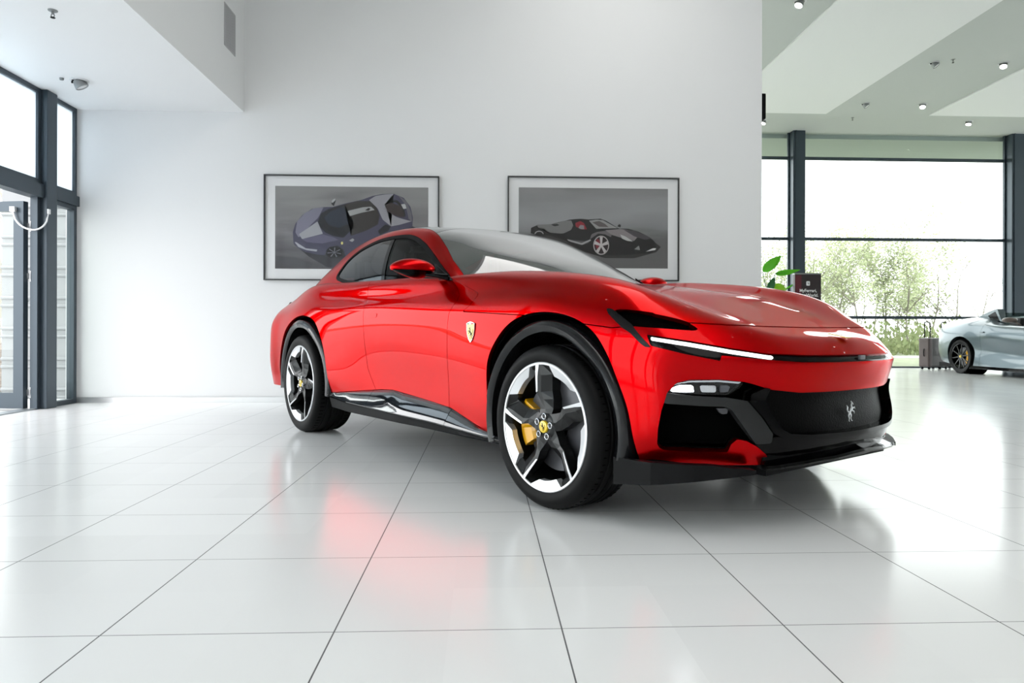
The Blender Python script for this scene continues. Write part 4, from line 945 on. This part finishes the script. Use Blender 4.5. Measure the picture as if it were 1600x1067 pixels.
def gradm(name, stops, scale=(1, 1, 1), amt=.25, rot=0):
    m = mat(name, (.3, .3, .3), .6); b = m.node_tree.nodes['Principled BSDF']; tc = nd(m, 'ShaderNodeTexCoord'); mp_ = nd(m, 'ShaderNodeMapping'); mp_.inputs['Scale'].default_value = scale; mp_.inputs['Rotation'].default_value = (0, rot, 0)
    lk(m, tc.outputs['Object'], mp_.inputs[0]); n = nd(m, 'ShaderNodeTexNoise'); n.inputs['Scale'].default_value = 1; n.inputs['Detail'].default_value = 5; lk(m, mp_.outputs[0], n.inputs['Vector'])
    sx_ = nd(m, 'ShaderNodeSeparateXYZ'); lk(m, tc.outputs['Generated'], sx_.inputs[0]); a = nd(m, 'ShaderNodeMath', operation='MULTIPLY_ADD'); lk(m, n.outputs['Fac'], a.inputs[0]); a.inputs[1].default_value = amt; lk(m, sx_.outputs[2], a.inputs[2])
    s = nd(m, 'ShaderNodeMath', operation='SUBTRACT'); lk(m, a.outputs[0], s.inputs[0]); s.inputs[1].default_value = amt/2; r = nd(m, 'ShaderNodeValToRGB'); cr = r.color_ramp
    while len(cr.elements) < len(stops): cr.elements.new(.5)
    for e_, (p_, c_) in zip(cr.elements, stops): e_.position = p_; e_.color = (*c_, 1)
    lk(m, s.outputs[0], r.inputs[0]); lk(m, r.outputs[0], b.inputs['Base Color']); return m
def nrm(pts, x0, x1, y0, y1): return [((a-x0)/(x1-x0), (b-y0)/(y1-y0)) for a, b in pts]
def ell(cx, cy_, rx, ry, n=22, a0=0, a1=2*math.pi): return [(cx+rx*math.cos(a0+(a1-a0)*i/n), cy_+ry*math.sin(a0+(a1-a0)*i/n)) for i in range(n+(a1-a0 < 6))]
def Lq(p): return nrm(p, 180, 1437, 183, 857)
def Rq(p): return nrm(p, 165, 1440, 197, 887)
def spokes(cx, cy_, rx, ry, col, fn, n=5, wdt=.16, a0=-1.57):
    out = []
    for k in range(n):
        a = a0+2*math.pi*k/n; d = (math.cos(a), math.sin(a)); q = (-d[1], d[0]); out.append((col, fn([(cx+rx*q[0]*wdt*.6, cy_+ry*q[1]*wdt*.6), (cx+rx*(d[0]*.95+q[0]*wdt*1.2), cy_+ry*(d[1]*.95+q[1]*wdt*1.2)), (cx+rx*(d[0]*.95-q[0]*wdt*1.2), cy_+ry*(d[1]*.95-q[1]*wdt*1.2)), (cx-rx*q[0]*wdt*.6, cy_-ry*q[1]*wdt*.6)])))
    return out
LL = [((.05, .047, .06), Lq([(330, 655), (460, 760), (600, 840), (760, 855), (1437, 640), (1437, 560), (1300, 500), (700, 640)])),
 ((.10, .095, .15), Lq([(330, 650), (324, 560), (345, 490), (400, 420), (480, 368), (570, 352), (650, 350), (760, 318), (880, 292), (980, 256), (1060, 240), (1150, 238), (1235, 270), (1290, 345), (1310, 430), (1306, 505), (1200, 560), (900, 700), (760, 770), (740, 700), (690, 665), (620, 680), (585, 745), (520, 740), (430, 720), (370, 690)])),
 ((.27, .26, .33), Lq([(345, 560), (360, 470), (420, 405), (500, 362), (575, 354), (530, 440), (470, 500), (400, 590), (370, 600)])), ((.42, .42, .45), Lq([(375, 575), (440, 530), (525, 470), (545, 520), (570, 570), (400, 615)])),
 ((.18, .17, .25), Lq([(400, 615), (570, 575), (660, 600), (700, 620), (560, 650), (440, 640)])), ((.45, .45, .50), Lq([(340, 640), (352, 640), (430, 690), (525, 700), (520, 716), (440, 706), (370, 680)])),
 ((.015, .016, .025), Lq([(530, 470), (555, 405), (620, 365), (740, 330), (800, 420), (822, 490), (800, 540), (740, 600), (660, 590), (590, 560), (550, 520)])),
 ((.035, .045, .075), Lq([(580, 440), (640, 385), (730, 345), (790, 425), (800, 480), (700, 520), (620, 500)])),
 ((.055, .047, .045), Lq([(745, 330), (850, 300), (960, 300), (1010, 350), (1035, 420), (1022, 490), (930, 540), (800, 585), (825, 490), (800, 415)])),
 ((.42, .42, .42), Lq([(772, 382), (900, 350), (965, 345), (995, 372), (890, 395), (792, 424)])), ((.02, .02, .02), Lq([(915, 375), (945, 355), (960, 362), (945, 380)])),
 ((.38, .37, .40), Lq([(948, 292), (1000, 258), (1080, 243), (1150, 240), (1105, 290), (1075, 325), (1100, 390), (1180, 430), (1230, 445), (1300, 462), (1200, 492), (1130, 505), (1060, 450), (1020, 360)])),
 ((.07, .05, .05), Lq([(1078, 330), (1130, 312), (1200, 335), (1240, 390), (1235, 430), (1170, 420), (1105, 385)])), ((.03, .03, .03), Lq([(1100, 300), (1180, 290), (1235, 345), (1250, 420), (1238, 425), (1220, 355), (1170, 308)])),
 ((.55, .55, .56), Lq([(1212, 325), (1250, 318), (1268, 355), (1232, 362)])), ((.20, .19, .22), Lq([(1190, 252), (1260, 300), (1300, 400), (1303, 470), (1275, 440), (1250, 330)])),
 ((.02, .02, .03), Lq([(1020, 545), (1080, 490), (1130, 505), (1110, 540), (1040, 575)])), ((.03, .03, .035), Lq([(638, 325), (655, 300), (672, 288), (676, 300), (660, 345)])), ((.5, .5, .52), Lq([(640, 305), (660, 285), (674, 284), (670, 300), (650, 318)])),
 ((.4, .4, .42), Lq([(785, 625), (815, 606), (830, 618), (812, 636)])), ((.75, .7, .3), Lq(ell(728, 646, 9, 12))),
 ((.012, .012, .016), Lq(ell(665, 722, 68, 48)))]+spokes(665, 722, 60, 42, (.22, .22, .26), Lq, 7, .07, .3)
RL = [((.05, .045, .045), Rq([(240, 600), (440, 640), (900, 800), (1150, 800), (1340, 745), (1380, 700), (1300, 640)])),
 ((.010, .009, .010), Rq([(268, 592), (270, 545), (330, 517), (440, 512), (500, 495), (600, 470), (690, 462), (760, 468), (860, 460), (910, 478), (1020, 545), (1100, 545), (1190, 570), (1270, 610), (1325, 650), (1337, 715), (1300, 752), (1100, 770), (950, 775), (800, 770), (700, 730), (560, 650), (430, 610), (330, 610)])),
 ((.24, .235, .235), Rq([(318, 517), (450, 512), (560, 480), (612, 478), (628, 520), (610, 560), (540, 592), (430, 585), (380, 550), (330, 540)])), ((.03, .03, .03), Rq([(440, 515), (490, 508), (512, 520), (470, 530)])),
 ((.36, .355, .35), Rq([(762, 478), (830, 468), (880, 472), (1008, 541), (880, 545), (825, 548)])), ((.16, .14, .14), Rq([(790, 492), (850, 480), (900, 505), (930, 532), (850, 530)])),
 ((.32, .03, .05), Rq([(645, 500), (690, 482), (720, 500), (745, 552), (700, 555), (650, 530)])), ((.30, .29, .30), Rq([(672, 540), (690, 515), (720, 520), (722, 552), (690, 552)])),
 ((.20, .18, .19), Rq([(770, 640), (785, 595), (830, 575), (900, 565), (960, 590), (950, 620), (900, 595), (840, 590)])), ((.30, .27, .28), Rq([(900, 560), (1030, 548), (1130, 560), (1200, 590), (1150, 650), (1060, 630), (960, 600)])),
 ((.10, .09, .10), Rq([(1060, 555), (1150, 560), (1300, 625), (1240, 640), (1150, 610)])), ((.55, .54, .54), Rq([(1030, 595), (1075, 612), (1140, 655), (1090, 650), (1045, 630)])),
 ((.13, .12, .13), Rq([(575, 640), (720, 655), (780, 640), (760, 672), (700, 690), (610, 668)])), ((.42, .41, .41), Rq([(575, 640), (700, 672), (775, 640), (780, 650), (705, 688), (590, 655)])),
 ((.3, .3, .3), Rq([(1150, 722), (1190, 690), (1200, 730)])), ((.7, .7, .7), Rq([(1310, 712), (1338, 712), (1330, 728), (1250, 742)])), ((.02, .02, .02), Rq([(1005, 525), (1020, 505), (1036, 515), (1030, 535)])),
 ((.01, .01, .01), Rq(ell(867, 690, 76, 90))), ((.5, .46, .46), Rq(ell(867, 690, 68, 83))), ((.03, .01, .015), Rq(ell(867, 690, 60, 74))), ((.25, .02, .04), Rq(ell(838, 680, 20, 45)))]+spokes(867, 690, 62, 76, (.58, .55, .55), Rq, 5, .17)+[((.01, .01, .01), Rq(ell(335, 595, 50, 40, a0=math.pi, a1=2*math.pi))), ((.38, .37, .37), Rq(ell(338, 598, 38, 28, a0=math.pi, a1=2*math.pi))), ((.02, .02, .02), Rq(ell(338, 600, 31, 22, a0=math.pi, a1=2*math.pi)))]
picture(-2.482, -.507, 1.386, 2.582, 'left framed photograph of a purple-grey car seen from above, on the white wall', gradm('tarmac print', [(.0, (.07, .068, .075)), (.5, (.17, .16, .17)), (1, (.27, .265, .265))], (1.0, 1, 6), 1.8, .5), LL, (-2.359, -.632, 1.518, 2.455))
picture(.276, 2.264, 1.40, 2.597, 'right framed photograph of a black open car on a grey plain, on the white wall', gradm('grey plain print', [(.0, (.13, .125, .125)), (.33, (.12, .118, .118)), (.41, (.21, .21, .215)), (.7, (.30, .30, .31)), (1, (.20, .195, .20))], (.8, 1, 5), .5, .1), RL, (.403, 2.136, 1.547, 2.470))
# ------------------------------------------------------------------ ceiling things
M['lampwhite'] = mat('white lamp housing', (.75, .75, .76), .4); M['lampmetal'] = mat('grey lamp bezel', (.30, .31, .31), .35, .6); M['bulb'] = mat('lamp face', (1, 1, 1), .3, emit=(1, .97, .92), estr=9)
def downlight(x, y, z, tilt, az, label, on=True, grp=None):
    e = empty('ceiling_spotlight', (x, y, z), label=label, cat='ceiling light', group=grp)
    MB().lathe([(.085, -.001), (.085, -.010), (.066, -.012), (.064, -.001)], 28, 'z', closed=True).build('mounting_ring', M['lampwhite'], parent=e, fix=False)
    Mr = Matrix.Translation((0, 0, -.02)) @ Matrix.Rotation(az, 4, 'Z') @ Matrix.Rotation(tilt, 4, 'Y')
    def tr(m): m.V = [tuple(Mr @ Vector(v)) for v in m.V]; return m
    tr(MB().lathe([(0, .02), (.05, .02), (.060, -.03), (.062, -.055), (.055, -.058), (.05, -.045), (0, -.045)], 28, 'z')).build('lamp_body', M['lampmetal'], parent=e, fix=False)
    tr(MB().lathe([(0, -.050), (.05, -.050)], 24, 'z')).build('lamp_face', M['bulb'] if on else M['lampwhite'], parent=e, fix=False)
    MB().box(-.075, -.055, -.006, .006, -.03, -.002).build('tilt_clip', M['black_matt'], parent=e)
    return e
ZC = HC-.0
for x, y, t_, az, on, l in [(4.53, 9.67, .5, .3, True, 'ceiling spotlight nearest the top edge, just right of the picture wall'), (7.91, 11.74, .6, 2.6, False, 'ceiling spotlight beside the ceiling sprinkler, shining away to the left'), (9.14, 11.71, .5, .8, True, 'round white ceiling spotlight at the point of the right white ceiling bay'),
      (7.89, 13.89, .6, 2.6, False, 'tilted ceiling spotlight above the wide far window, left one of the middle pair'), (9.10, 13.87, .5, .8, True, 'bright ceiling spotlight above the wide far window, right one of the middle pair'), (10.86, 14.94, .4, .6, True, 'ceiling spotlight closest to the far windows on the right'), (6.25, 15.10, .4, .5, True, 'ceiling spotlight half hidden behind the end of the picture wall')]:
    downlight(x, y, ZC, t_, az, l, on)
downlight(-4.01, 6.98, HL, .5, 3.6, 'white spotlight in the low ceiling over the entrance glazing', False)
for i, (x, y) in enumerate([(3.4, 4.6), (4.4, 4.6), (3.4, 1.6), (4.4, 1.6), (3.4, -1.5), (4.4, -1.5), (-1.2, 4.2), (-1.2, 1.0), (8.0, 6.5), (9.0, 6.5), (8.0, 2.5), (9.0, 2.5), (-1.2, -2.2)]):
    downlight(x, y, ZC, .3, .8*i, 'round spotlight in the high ceiling over the red car', True, 'spotlights in the high ceiling over the red car')
def sprinkler(x, y, z, label):
    e = empty('sprinkler', (x, y, z), label=label, cat='sprinkler')
    MB().lathe([(0, 0), (.035, 0), (.033, -.006), (.01, -.008), (.01, -.03), (0, -.03)], 18, 'z').build('escutcheon', M['lampmetal'], parent=e, fix=False)
    MB().tube([(-.009, 0, -.03), (-.014, 0, -.042), (0, 0, -.055), (.014, 0, -.042), (.009, 0, -.03)], .0025, 6).lathe([(0, -.055), (.018, -.055), (.018, -.058), (0, -.058)], 14, 'z').build('deflector', M['black_matt'], parent=e, fix=False)
sprinkler(-3.35, 5.48, HL, 'small sprinkler in the low white ceiling at the upper left'); sprinkler(8.14, 11.59, HC, 'small sprinkler beside the middle spotlights of the right ceiling'); sprinkler(8.12, 14.80, HC, 'small sprinkler in the ceiling nearest the far windows')
o = MB().lathe([(0, 0), (.02, 0), (.018, -.02), (0, -.024)], 16, 'z', (-4.15, 6.93, HL)).build('detector', M['lampmetal'], fix=False); link_props(o, 'tiny dark sensor beside the white spotlight in the low ceiling', 'sensor')
e = empty('air_grille', (-2.714, 7.3, 4.2), label='pale air grille on the upright face above the low ceiling', cat='vent')
e.location = (0, 0, 0)
o = MB().box(-2.716, -2.708, 7.29, 7.605, 3.80, 4.25).build('grille_plate', mat('grey grille', (.52, .52, .53), .6), parent=e)
m = MB()
for k in range(24): m.box(-2.708, -2.704, 7.30, 7.595, 3.81+k*.018, 3.818+k*.018)
m.build('grille_slats', mat('grey slat', (.46, .46, .47), .6), parent=e)
e = empty('wall_speaker', (XWE, 8.05, 3.33), label='small black speaker mounted on the end of the picture wall', cat='speaker')
MB().box(0, .075, -.09, .09, 0, .30, bev=.012).build('speaker_body', M['black_matt'], parent=e); MB().box(.073, .079, -.07, .07, .02, .28).build('speaker_grille', M['void'], parent=e)
# ------------------------------------------------------------------ sign, plant, suitcases
def text_mesh(name, s, size, m, M4, parent=None, bold=.0):
    cu = bpy.data.curves.new('t', 'FONT'); cu.body = s; cu.size = size; cu.align_x = 'CENTER'; cu.extrude = .001; cu.offset = bold
    o = bpy.data.objects.new('t', cu); COL.objects.link(o); dg = bpy.context.evaluated_depsgraph_get(); dg.update(); me = bpy.data.meshes.new_from_object(o.evaluated_get(dg)); bpy.data.objects.remove(o)
    me.transform(M4); me.materials.clear(); me.materials.append(m); me.name = name; return link(bpy.data.objects.new(name, me), parent=parent)
e = empty('advert_totem', (6.0, 12.5, 0), .06, label='dark free-standing sign board with white lettering behind the red bonnet', cat='sign')
MB().box(-.255, .255, -.04, .04, .03, 1.90, bev=.004).build('sign_board', mat('dark brown sign', (.028, .018, .020), .4), parent=e)
MB().box(-.252, -.13, -.0425, -.040, .05, 1.885).build('sign_stripe', mat('maroon stripe', (.10, .012, .022), .4), parent=e); MB().box(-.255, .255, -.045, .045, 1.90, 1.925).build('sign_cap', M['lampmetal'], parent=e); MB().box(-.30, .30, -.16, .16, 0, .03, bev=.006).build('sign_foot', M['black_matt'], parent=e)
Wh = mat('white sign lettering', (.85, .85, .85), .5, emit=(1, 1, 1), estr=.0)
SM = lambda x, z: Matrix.Translation((x, -.0435, z)) @ Matrix.Rotation(R(90), 4, 'X')
text_mesh('sign_lettering', 'MyFerrari,', .080, Wh, SM(.0, 1.575), e, .0015); text_mesh('sign_lettering', 'YourWorld.', .080, Wh, SM(.0, 1.49), e, .0015); text_mesh('sign_small_print', 'www.ferrari.com', .030, Wh, SM(.06, 1.44), e, .0006)
MB().prism([(-.034, 1.70), (-.02, 1.692), (.02, 1.692), (.034, 1.70), (.034, 1.765), (.02, 1.775), (-.02, 1.775), (-.034, 1.765)], 'y', -.0445, -.0405).build('sign_emblem', Wh, parent=e)
horse('emblem_horse', Matrix.Translation((0, -.0447, 1.733)) @ Matrix.Rotation(R(90), 4, 'X'), .055, M['black_matt'], e, 1, .001)
M['leaf_bright'] = mat('bright green leaf', (.10, .50, .012), .35, spec=.4); M['leaf_dark'] = mat('dark green leaf', (.015, .12, .03), .35); M['leaf_lime'] = mat('lime green leaf', (.28, .62, .012), .35)
for k in ('leaf_bright', 'leaf_lime'):
    b = M[k].node_tree.nodes['Principled BSDF']; b.inputs['Transmission Weight'].default_value = 0
    try: b.inputs['Subsurface Weight'].default_value = 0
    except Exception: pass
def leafblade(a, b, wd, m, parent, bend=.05, side=(0, -1, 0), fold=.3):
    a, b = Vector(a), Vector(b); d = (b-a); L_ = d.length; d.normalize(); up = Vector(side); sd = d.cross(up).normalized(); up = sd.cross(d).normalized(); V = []; F = []; n_ = 12
    for i in range(n_+1):
        t = i/n_; w_ = wd*math.sin(math.pi*min(1, t**.8))**.75*(1-.25*t); c = a+d*L_*t+up*(bend*math.sin(math.pi*t)*L_)
        for q in (-1, -.5, 0, .5, 1): V.append(c+sd*w_*q+up*abs(q)*w_*fold)
    for i in range(n_):
        for q in range(4): F.append((i*5+q, i*5+q+1, (i+1)*5+q+1, (i+1)*5+q))
    o = mesh_obj('leaf', V, F, m, True, parent=parent); md = o.modifiers.new('thick', 'SOLIDIFY'); md.thickness = .002; return o
px2 = lambda u, v, dy=0: Vector(((u-1191)*.0121+5.157-5.45, dy, 1.884-(v-430)*.0117))
e = empty('potted_plant', (5.45, 12.5, 0), label='broad-leaved green plant standing left of the dark sign, behind the bonnet', cat='plant')
MB().lathe([(0, 0), (.17, 0), (.21, .40), (.20, .42), (.18, .40), (0, .38)], 32, 'z').build('plant_pot', mat('dark planter', (.03, .03, .032), .4), parent=e, fix=False)
for (a, b, wd, mk, be) in [((1190, 425), (1217, 400), .10, 'leaf_bright', .10), ((1211, 428), (1250, 421), .06, 'leaf_bright', -.08), ((1196, 456), (1205, 434), .075, 'leaf_dark', .1), ((1205, 455), (1229, 450), .12, 'leaf_lime', .15), ((1228, 453), (1252, 441), .030, 'leaf_bright', .05), ((1200, 475), (1180, 452), .09, 'leaf_dark', .1), ((1215, 480), (1240, 470), .10, 'leaf_dark', .1), ((1195, 495), (1170, 480), .09, 'leaf_bright', .1)]:
    dy = random.uniform(-.12, .12); A_ = px2(*a, dy); B_ = px2(*b, dy+random.uniform(-.08, .08)); s0 = Vector((random.uniform(-.05, .05), random.uniform(-.05, .05), .38))
    MB().tube([s0, s0.lerp(A_, .5)+Vector((0, 0, .08)), A_, A_.lerp(B_, .5)], [.011, .009, .006, .003], 6).build('stem', M['leaf_dark'], parent=e)
    sd_ = (0, -1, .25) if wd > .05 else (0, -.35, 1)
    leafblade(A_, B_, wd, M[mk], e, be, sd_)
def suitcase(x, y, rz, label):
    e = empty('suitcase', (x, y, 0), rz, label=label, cat='suitcase', group=None); m1 = mat('taupe case shell', (.05, .043, .042), .5, 0, .2); m2 = mat('brown leather case side', (.11, .08, .078), .5)
    MB().box(-.215, .215, -.13, .13, .055, .72, bev=.035).build('case_shell', m1, parent=e); MB().box(-.222, -.10, -.134, .134, .06, .715, bev=.03).build('case_side', m2, parent=e)
    for sx_, sy_ in ((-.16, -.09), (.16, -.09), (-.16, .09), (.16, .09)): MB().lathe([(0, -.014), (.024, -.014), (.024, .014), (0, .014)], 16, 'y', (sx_, sy_, .026)).box(sx_-.01, sx_+.01, sy_-.017, sy_+.017, .03, .065).build('castor', M['black_matt'], parent=e)
    MB().tube([(-.08, .10, .70), (-.08, .10, 1.06), (-.06, .10, 1.085), (.06, .10, 1.085), (.08, .10, 1.06), (.08, .10, .70)], .013, 8).build('telescopic_handle', M['black_matt'], parent=e)
    MB().tube([(-.06, 0, .71), (-.05, 0, .745), (.05, 0, .745), (.06, 0, .71)], .011, 8).build('carry_handle', m2, parent=e); MB().tube([(-.226, -.02, .30), (-.24, -.02, .33), (-.24, -.02, .44), (-.226, -.02, .47)], .010, 8).build('side_handle', M['black_matt'], parent=e)
suitcase(10.28, 15.35, .25, 'dark taupe suitcase with raised handle, the left one by the far window'); suitcase(10.86, 15.62, .25, 'dark suitcase with raised handle, mostly hidden behind the grey car')
# ------------------------------------------------------------------ grey open car at the right
car2 = empty('open_sports_car', (10.6896, 13.5917, 0), -1.60, label='silver-blue open-top sports car cut by the right edge of the photo', cat='car')
M['silver'] = mat('silver blue metallic paint', (.095, .125, .14), .3, .6, .6)
C2 = {-1.10: [(.60, .32), (.64, .43), (.66, .55), (.64, .72), (.60, .90), (.48, 1.00), (.25, 1.04), (0, 1.05)], -.82: [(.82, .25), (.87, .40), (.885, .55), (.87, .76), (.82, .95), (.66, 1.06), (.35, 1.11), (0, 1.12)],
      -.42: [(.93, .2), (.955, .4), (.965, .58), (.96, .78), (.90, .96), (.72, 1.085), (.4, 1.15), (0, 1.16)], 0: [(.95, .17), (.965, .38), (.975, .6), (.975, .80), (.92, .97), (.76, 1.09), (.45, 1.17), (0, 1.17)],
      .40: [(.94, .17), (.945, .33), (.925, .52), (.950, .77), (.905, .93), (.82, 1.03), (.5, 1.15), (0, 1.15)], .8: [(.94, .17), (.915, .33), (.885, .50), (.945, .76), (.90, .90), (.82, .985), (.5, 1.02), (0, 1.02)],
      1.3: [(.94, .17), (.91, .30), (.87, .45), (.93, .70), (.895, .85), (.80, .95), (.5, .97), (0, .97)], 1.8: [(.94, .17), (.93, .27), (.88, .40), (.93, .66), (.90, .82), (.80, .92), (.5, .95), (0, .95)],
      2.3: [(.95, .17), (.95, .3), (.94, .45), (.96, .66), (.92, .80), (.78, .88), (.5, .90), (0, .90)], 2.75: [(.95, .17), (.96, .35), (.965, .5), (.95, .66), (.88, .77), (.72, .82), (.4, .80), (0, .80)],
      3.2: [(.86, .18), (.88, .3), (.88, .42), (.86, .54), (.78, .63), (.62, .66), (.35, .66), (0, .66)], 3.55: [(.58, .2), (.60, .28), (.60, .36), (.58, .43), (.5, .47), (.4, .49), (.25, .5), (0, .5)]}
V = [(x, y, z) for x, r_ in C2.items() for y, z in r_]; n8 = 8; nx = len(C2); F = [(i*n8+j, i*n8+j+1, (i+1)*n8+j+1, (i+1)*n8+j) for i in range(nx-1) for j in range(7)]
hh = len(V); mpp = {i: (i-hh if V[i-hh][1] == 0 else i) for i in range(hh, 2*hh)}; Va = V+[(x, -y, z) for x, y, z in V]; F += [(0, 8, 0)] if 0 else []
Fa = F+[tuple(mpp[i+hh] for i in f[::-1]) for f in F]
cap = [tuple([j for j in range(8)]+[mpp[j+hh] for j in range(6, -1, -1)])]
Fa += [(j, j+1, mpp[j+1+hh], mpp[j+hh]) if j < 6 else (j, j+1, mpp[j+hh]) for j in range(7)]
usd = sorted({i for f in Fa for i in f}); rmm = {o: n for n, o in enumerate(usd)}
SV, SF = subdiv_fit([Va[i] for i in usd], [tuple(rmm[i] for i in f) for f in Fa], (), levels=3, iters=4, relax=.8); SN = vnormals(SV, SF)
if SN[np.argmax(SV[:, 2])][2] < 0: SF = [f[::-1] for f in SF]; SN = -SN
S0 = (SV, SF, SN)
def circ(cx, cz, r): return lambda V: np.minimum(r-np.hypot(V[:, 0]-cx, V[:, 2]-cz), ay(V)-.5)
s_ = C(C(S0, circ(0, .36, .40), 0, True), circ(2.67, .35, .39), 0, True)
CK = [(.62, -.66), (.62, .66), (1.95, .70), (1.95, -.70)]
s_ = C(s_, lambda V: np.minimum(sdpoly(V[:, :2], CK), V[:, 2]-.8), 0, True)
dr_ = C(C(s_, lambda V: V[:, 0]-.52-.05*V[:, 2]), lambda V: 1.75-V[:, 0]); dr_ = C(dr_, lambda V: ay(V)-.70); bd_ = C(s_, lambda V: np.maximum(np.maximum(.516+.05*V[:, 2]-V[:, 0], V[:, 0]-1.754), .70-ay(V)))
panel('body_shell', *bd_, M['silver'], car2, t=.02)
for sg in (1, -1):
    panel('door', *C(dr_, lambda V: V[:, 1]*sg), M['silver'], car2, t=.02)
    MB().box(-.3, 2.5, sg*.80 if sg > 0 else -.955, .955 if sg > 0 else -.80, .115, .175).build('side_skirt', M['black_gloss'], parent=car2)
    m = MB().prism([(-.10, 1.10), (.12, 1.19), (.34, 1.26), (.52, 1.30), (.56, 1.29), (.60, 1.20), (.68, 1.06), (.80, .98), (.3, 1.0)], 'y', .46*sg, .60*sg); m.build('headrest_fairing', M['silver'], parent=car2)
    MB().prism([(.30, 1.17), (.50, 1.25), (.56, 1.16), (.64, 1.03), (.45, 1.04)], 'y', .600*sg, .603*sg).build('fairing_window', M['black_gloss'], parent=car2)
    V_, F_ = superell(1.45, -1.02*sg*-1 if sg > 0 else -1.02, 1.06, .10, .12, .05, 2.4, 20, 12); MB().add(V_, F_, True).tube([(1.5, .85*sg, .97), (1.48, .95*sg, 1.03)], .015).build('door_mirror', mat('bronze mirror shell', (.12, .09, .075), .35), parent=car2)
    MB().box(.56, .66, (.93 if sg > 0 else -.955), (.955 if sg > 0 else -.93), .835, .855).build('door_handle', M['silver'], parent=car2)
MB().box(.70, .704, -.55, .55, 1.0, 1.22).build('wind_deflector', M['doorglass'], parent=car2)
MB().add([(1.75, -.70, .95), (1.75, .70, .95), (1.30, .60, 1.25), (1.30, -.60, 1.25)], [(0, 1, 2, 3)]).build('windscreen', M['doorglass'], parent=car2, fix=False)
MB().tube([(1.80, -.72, .93), (1.30, -.61, 1.25), (1.25, 0, 1.28), (1.30, .61, 1.25), (1.80, .72, .93)], .02).build('windscreen_frame', M['silver'], parent=car2)
MB().box(.62, 1.95, -.66, .66, .45, .5).build('cabin_floor', M['void'], parent=car2); MB().box(-1.0, 3.3, -.75, .75, .12, .2).build('underbody', M['black_matt'], parent=car2)
MB().box(-1.14, -1.0, -.62, .62, .28, .40, bev=.03).build('rear_bumper', M['silver'], parent=car2)
for sg in (1, -1): 
    MB().box(.85, 1.15, .15*sg if sg > 0 else -.60, .60 if sg > 0 else -.15, .5, 1.12, bev=.06).build('seat', M['trimdark'], parent=car2)
def wheel2(x, sg):
    e = empty('wheel', (x, .97*sg, .35), parent=car2)
    if sg > 0: e.rotation_euler.z = math.pi
    r = .35; rr = .26
    MB().lathe([(rr, .01), (rr+.02, 0), (r-.02, 0), (r, .03), (r, .25), (r-.02, .28), (rr, .27)], 48, 'y').build('tyre', M['tyre'], parent=e, fix=False)
    MB().lathe([(rr, .006), (rr-.01, .004), (rr-.02, .03), (rr-.03, .26)], 48, 'y').build('rim', M['black_gloss'], parent=e, fix=False)
    for k in range(10):
        a = 2*math.pi*k/10+.15; c, s = math.cos(a), math.sin(a); V = [(c*u-s*v, d, s*u+c*v) for u, v, d in ((.03, -.012, .02), (.245, -.008, .012), (.245, .008, .012), (.03, .012, .02), (.03, -.012, .04), (.245, -.008, .03), (.245, .008, .03), (.03, .012, .04))]
        MB().add(V, [(0, 1, 2, 3), (0, 4, 5, 1), (3, 2, 6, 7), (1, 5, 6, 2)]).build('spoke', M['rim_dark'], parent=e, fix=False)
    MB().lathe([(0, .008), (.025, .008), (.03, .02)], 18, 'y').build('hub_cap', M['badge_yellow'], parent=e, fix=False)
    MB().lathe([(.05, .09), (.19, .09), (.19, .12), (.05, .12)], 36, 'y', closed=True).build('brake_disc', M['disc'], parent=e, fix=False)
    MB().lathe([(.12, .06), (.20, .055), (.215, .13), (.12, .13)], 12, 'y', closed=True, a0=R(-48), a1=R(42)).build('brake_caliper', M['yellow'], parent=e, fix=False)
for x in (0, 2.67):
    for sg in (1, -1):
        wheel2(x, sg); y0, y1 = (.90*sg, .60*sg); MB().lathe([(.40, y0), (.40, y1), (0, y1)], 30, 'y', (x, 0, .36)).build('wheel_well', M['void'], fix=False, parent=car2)
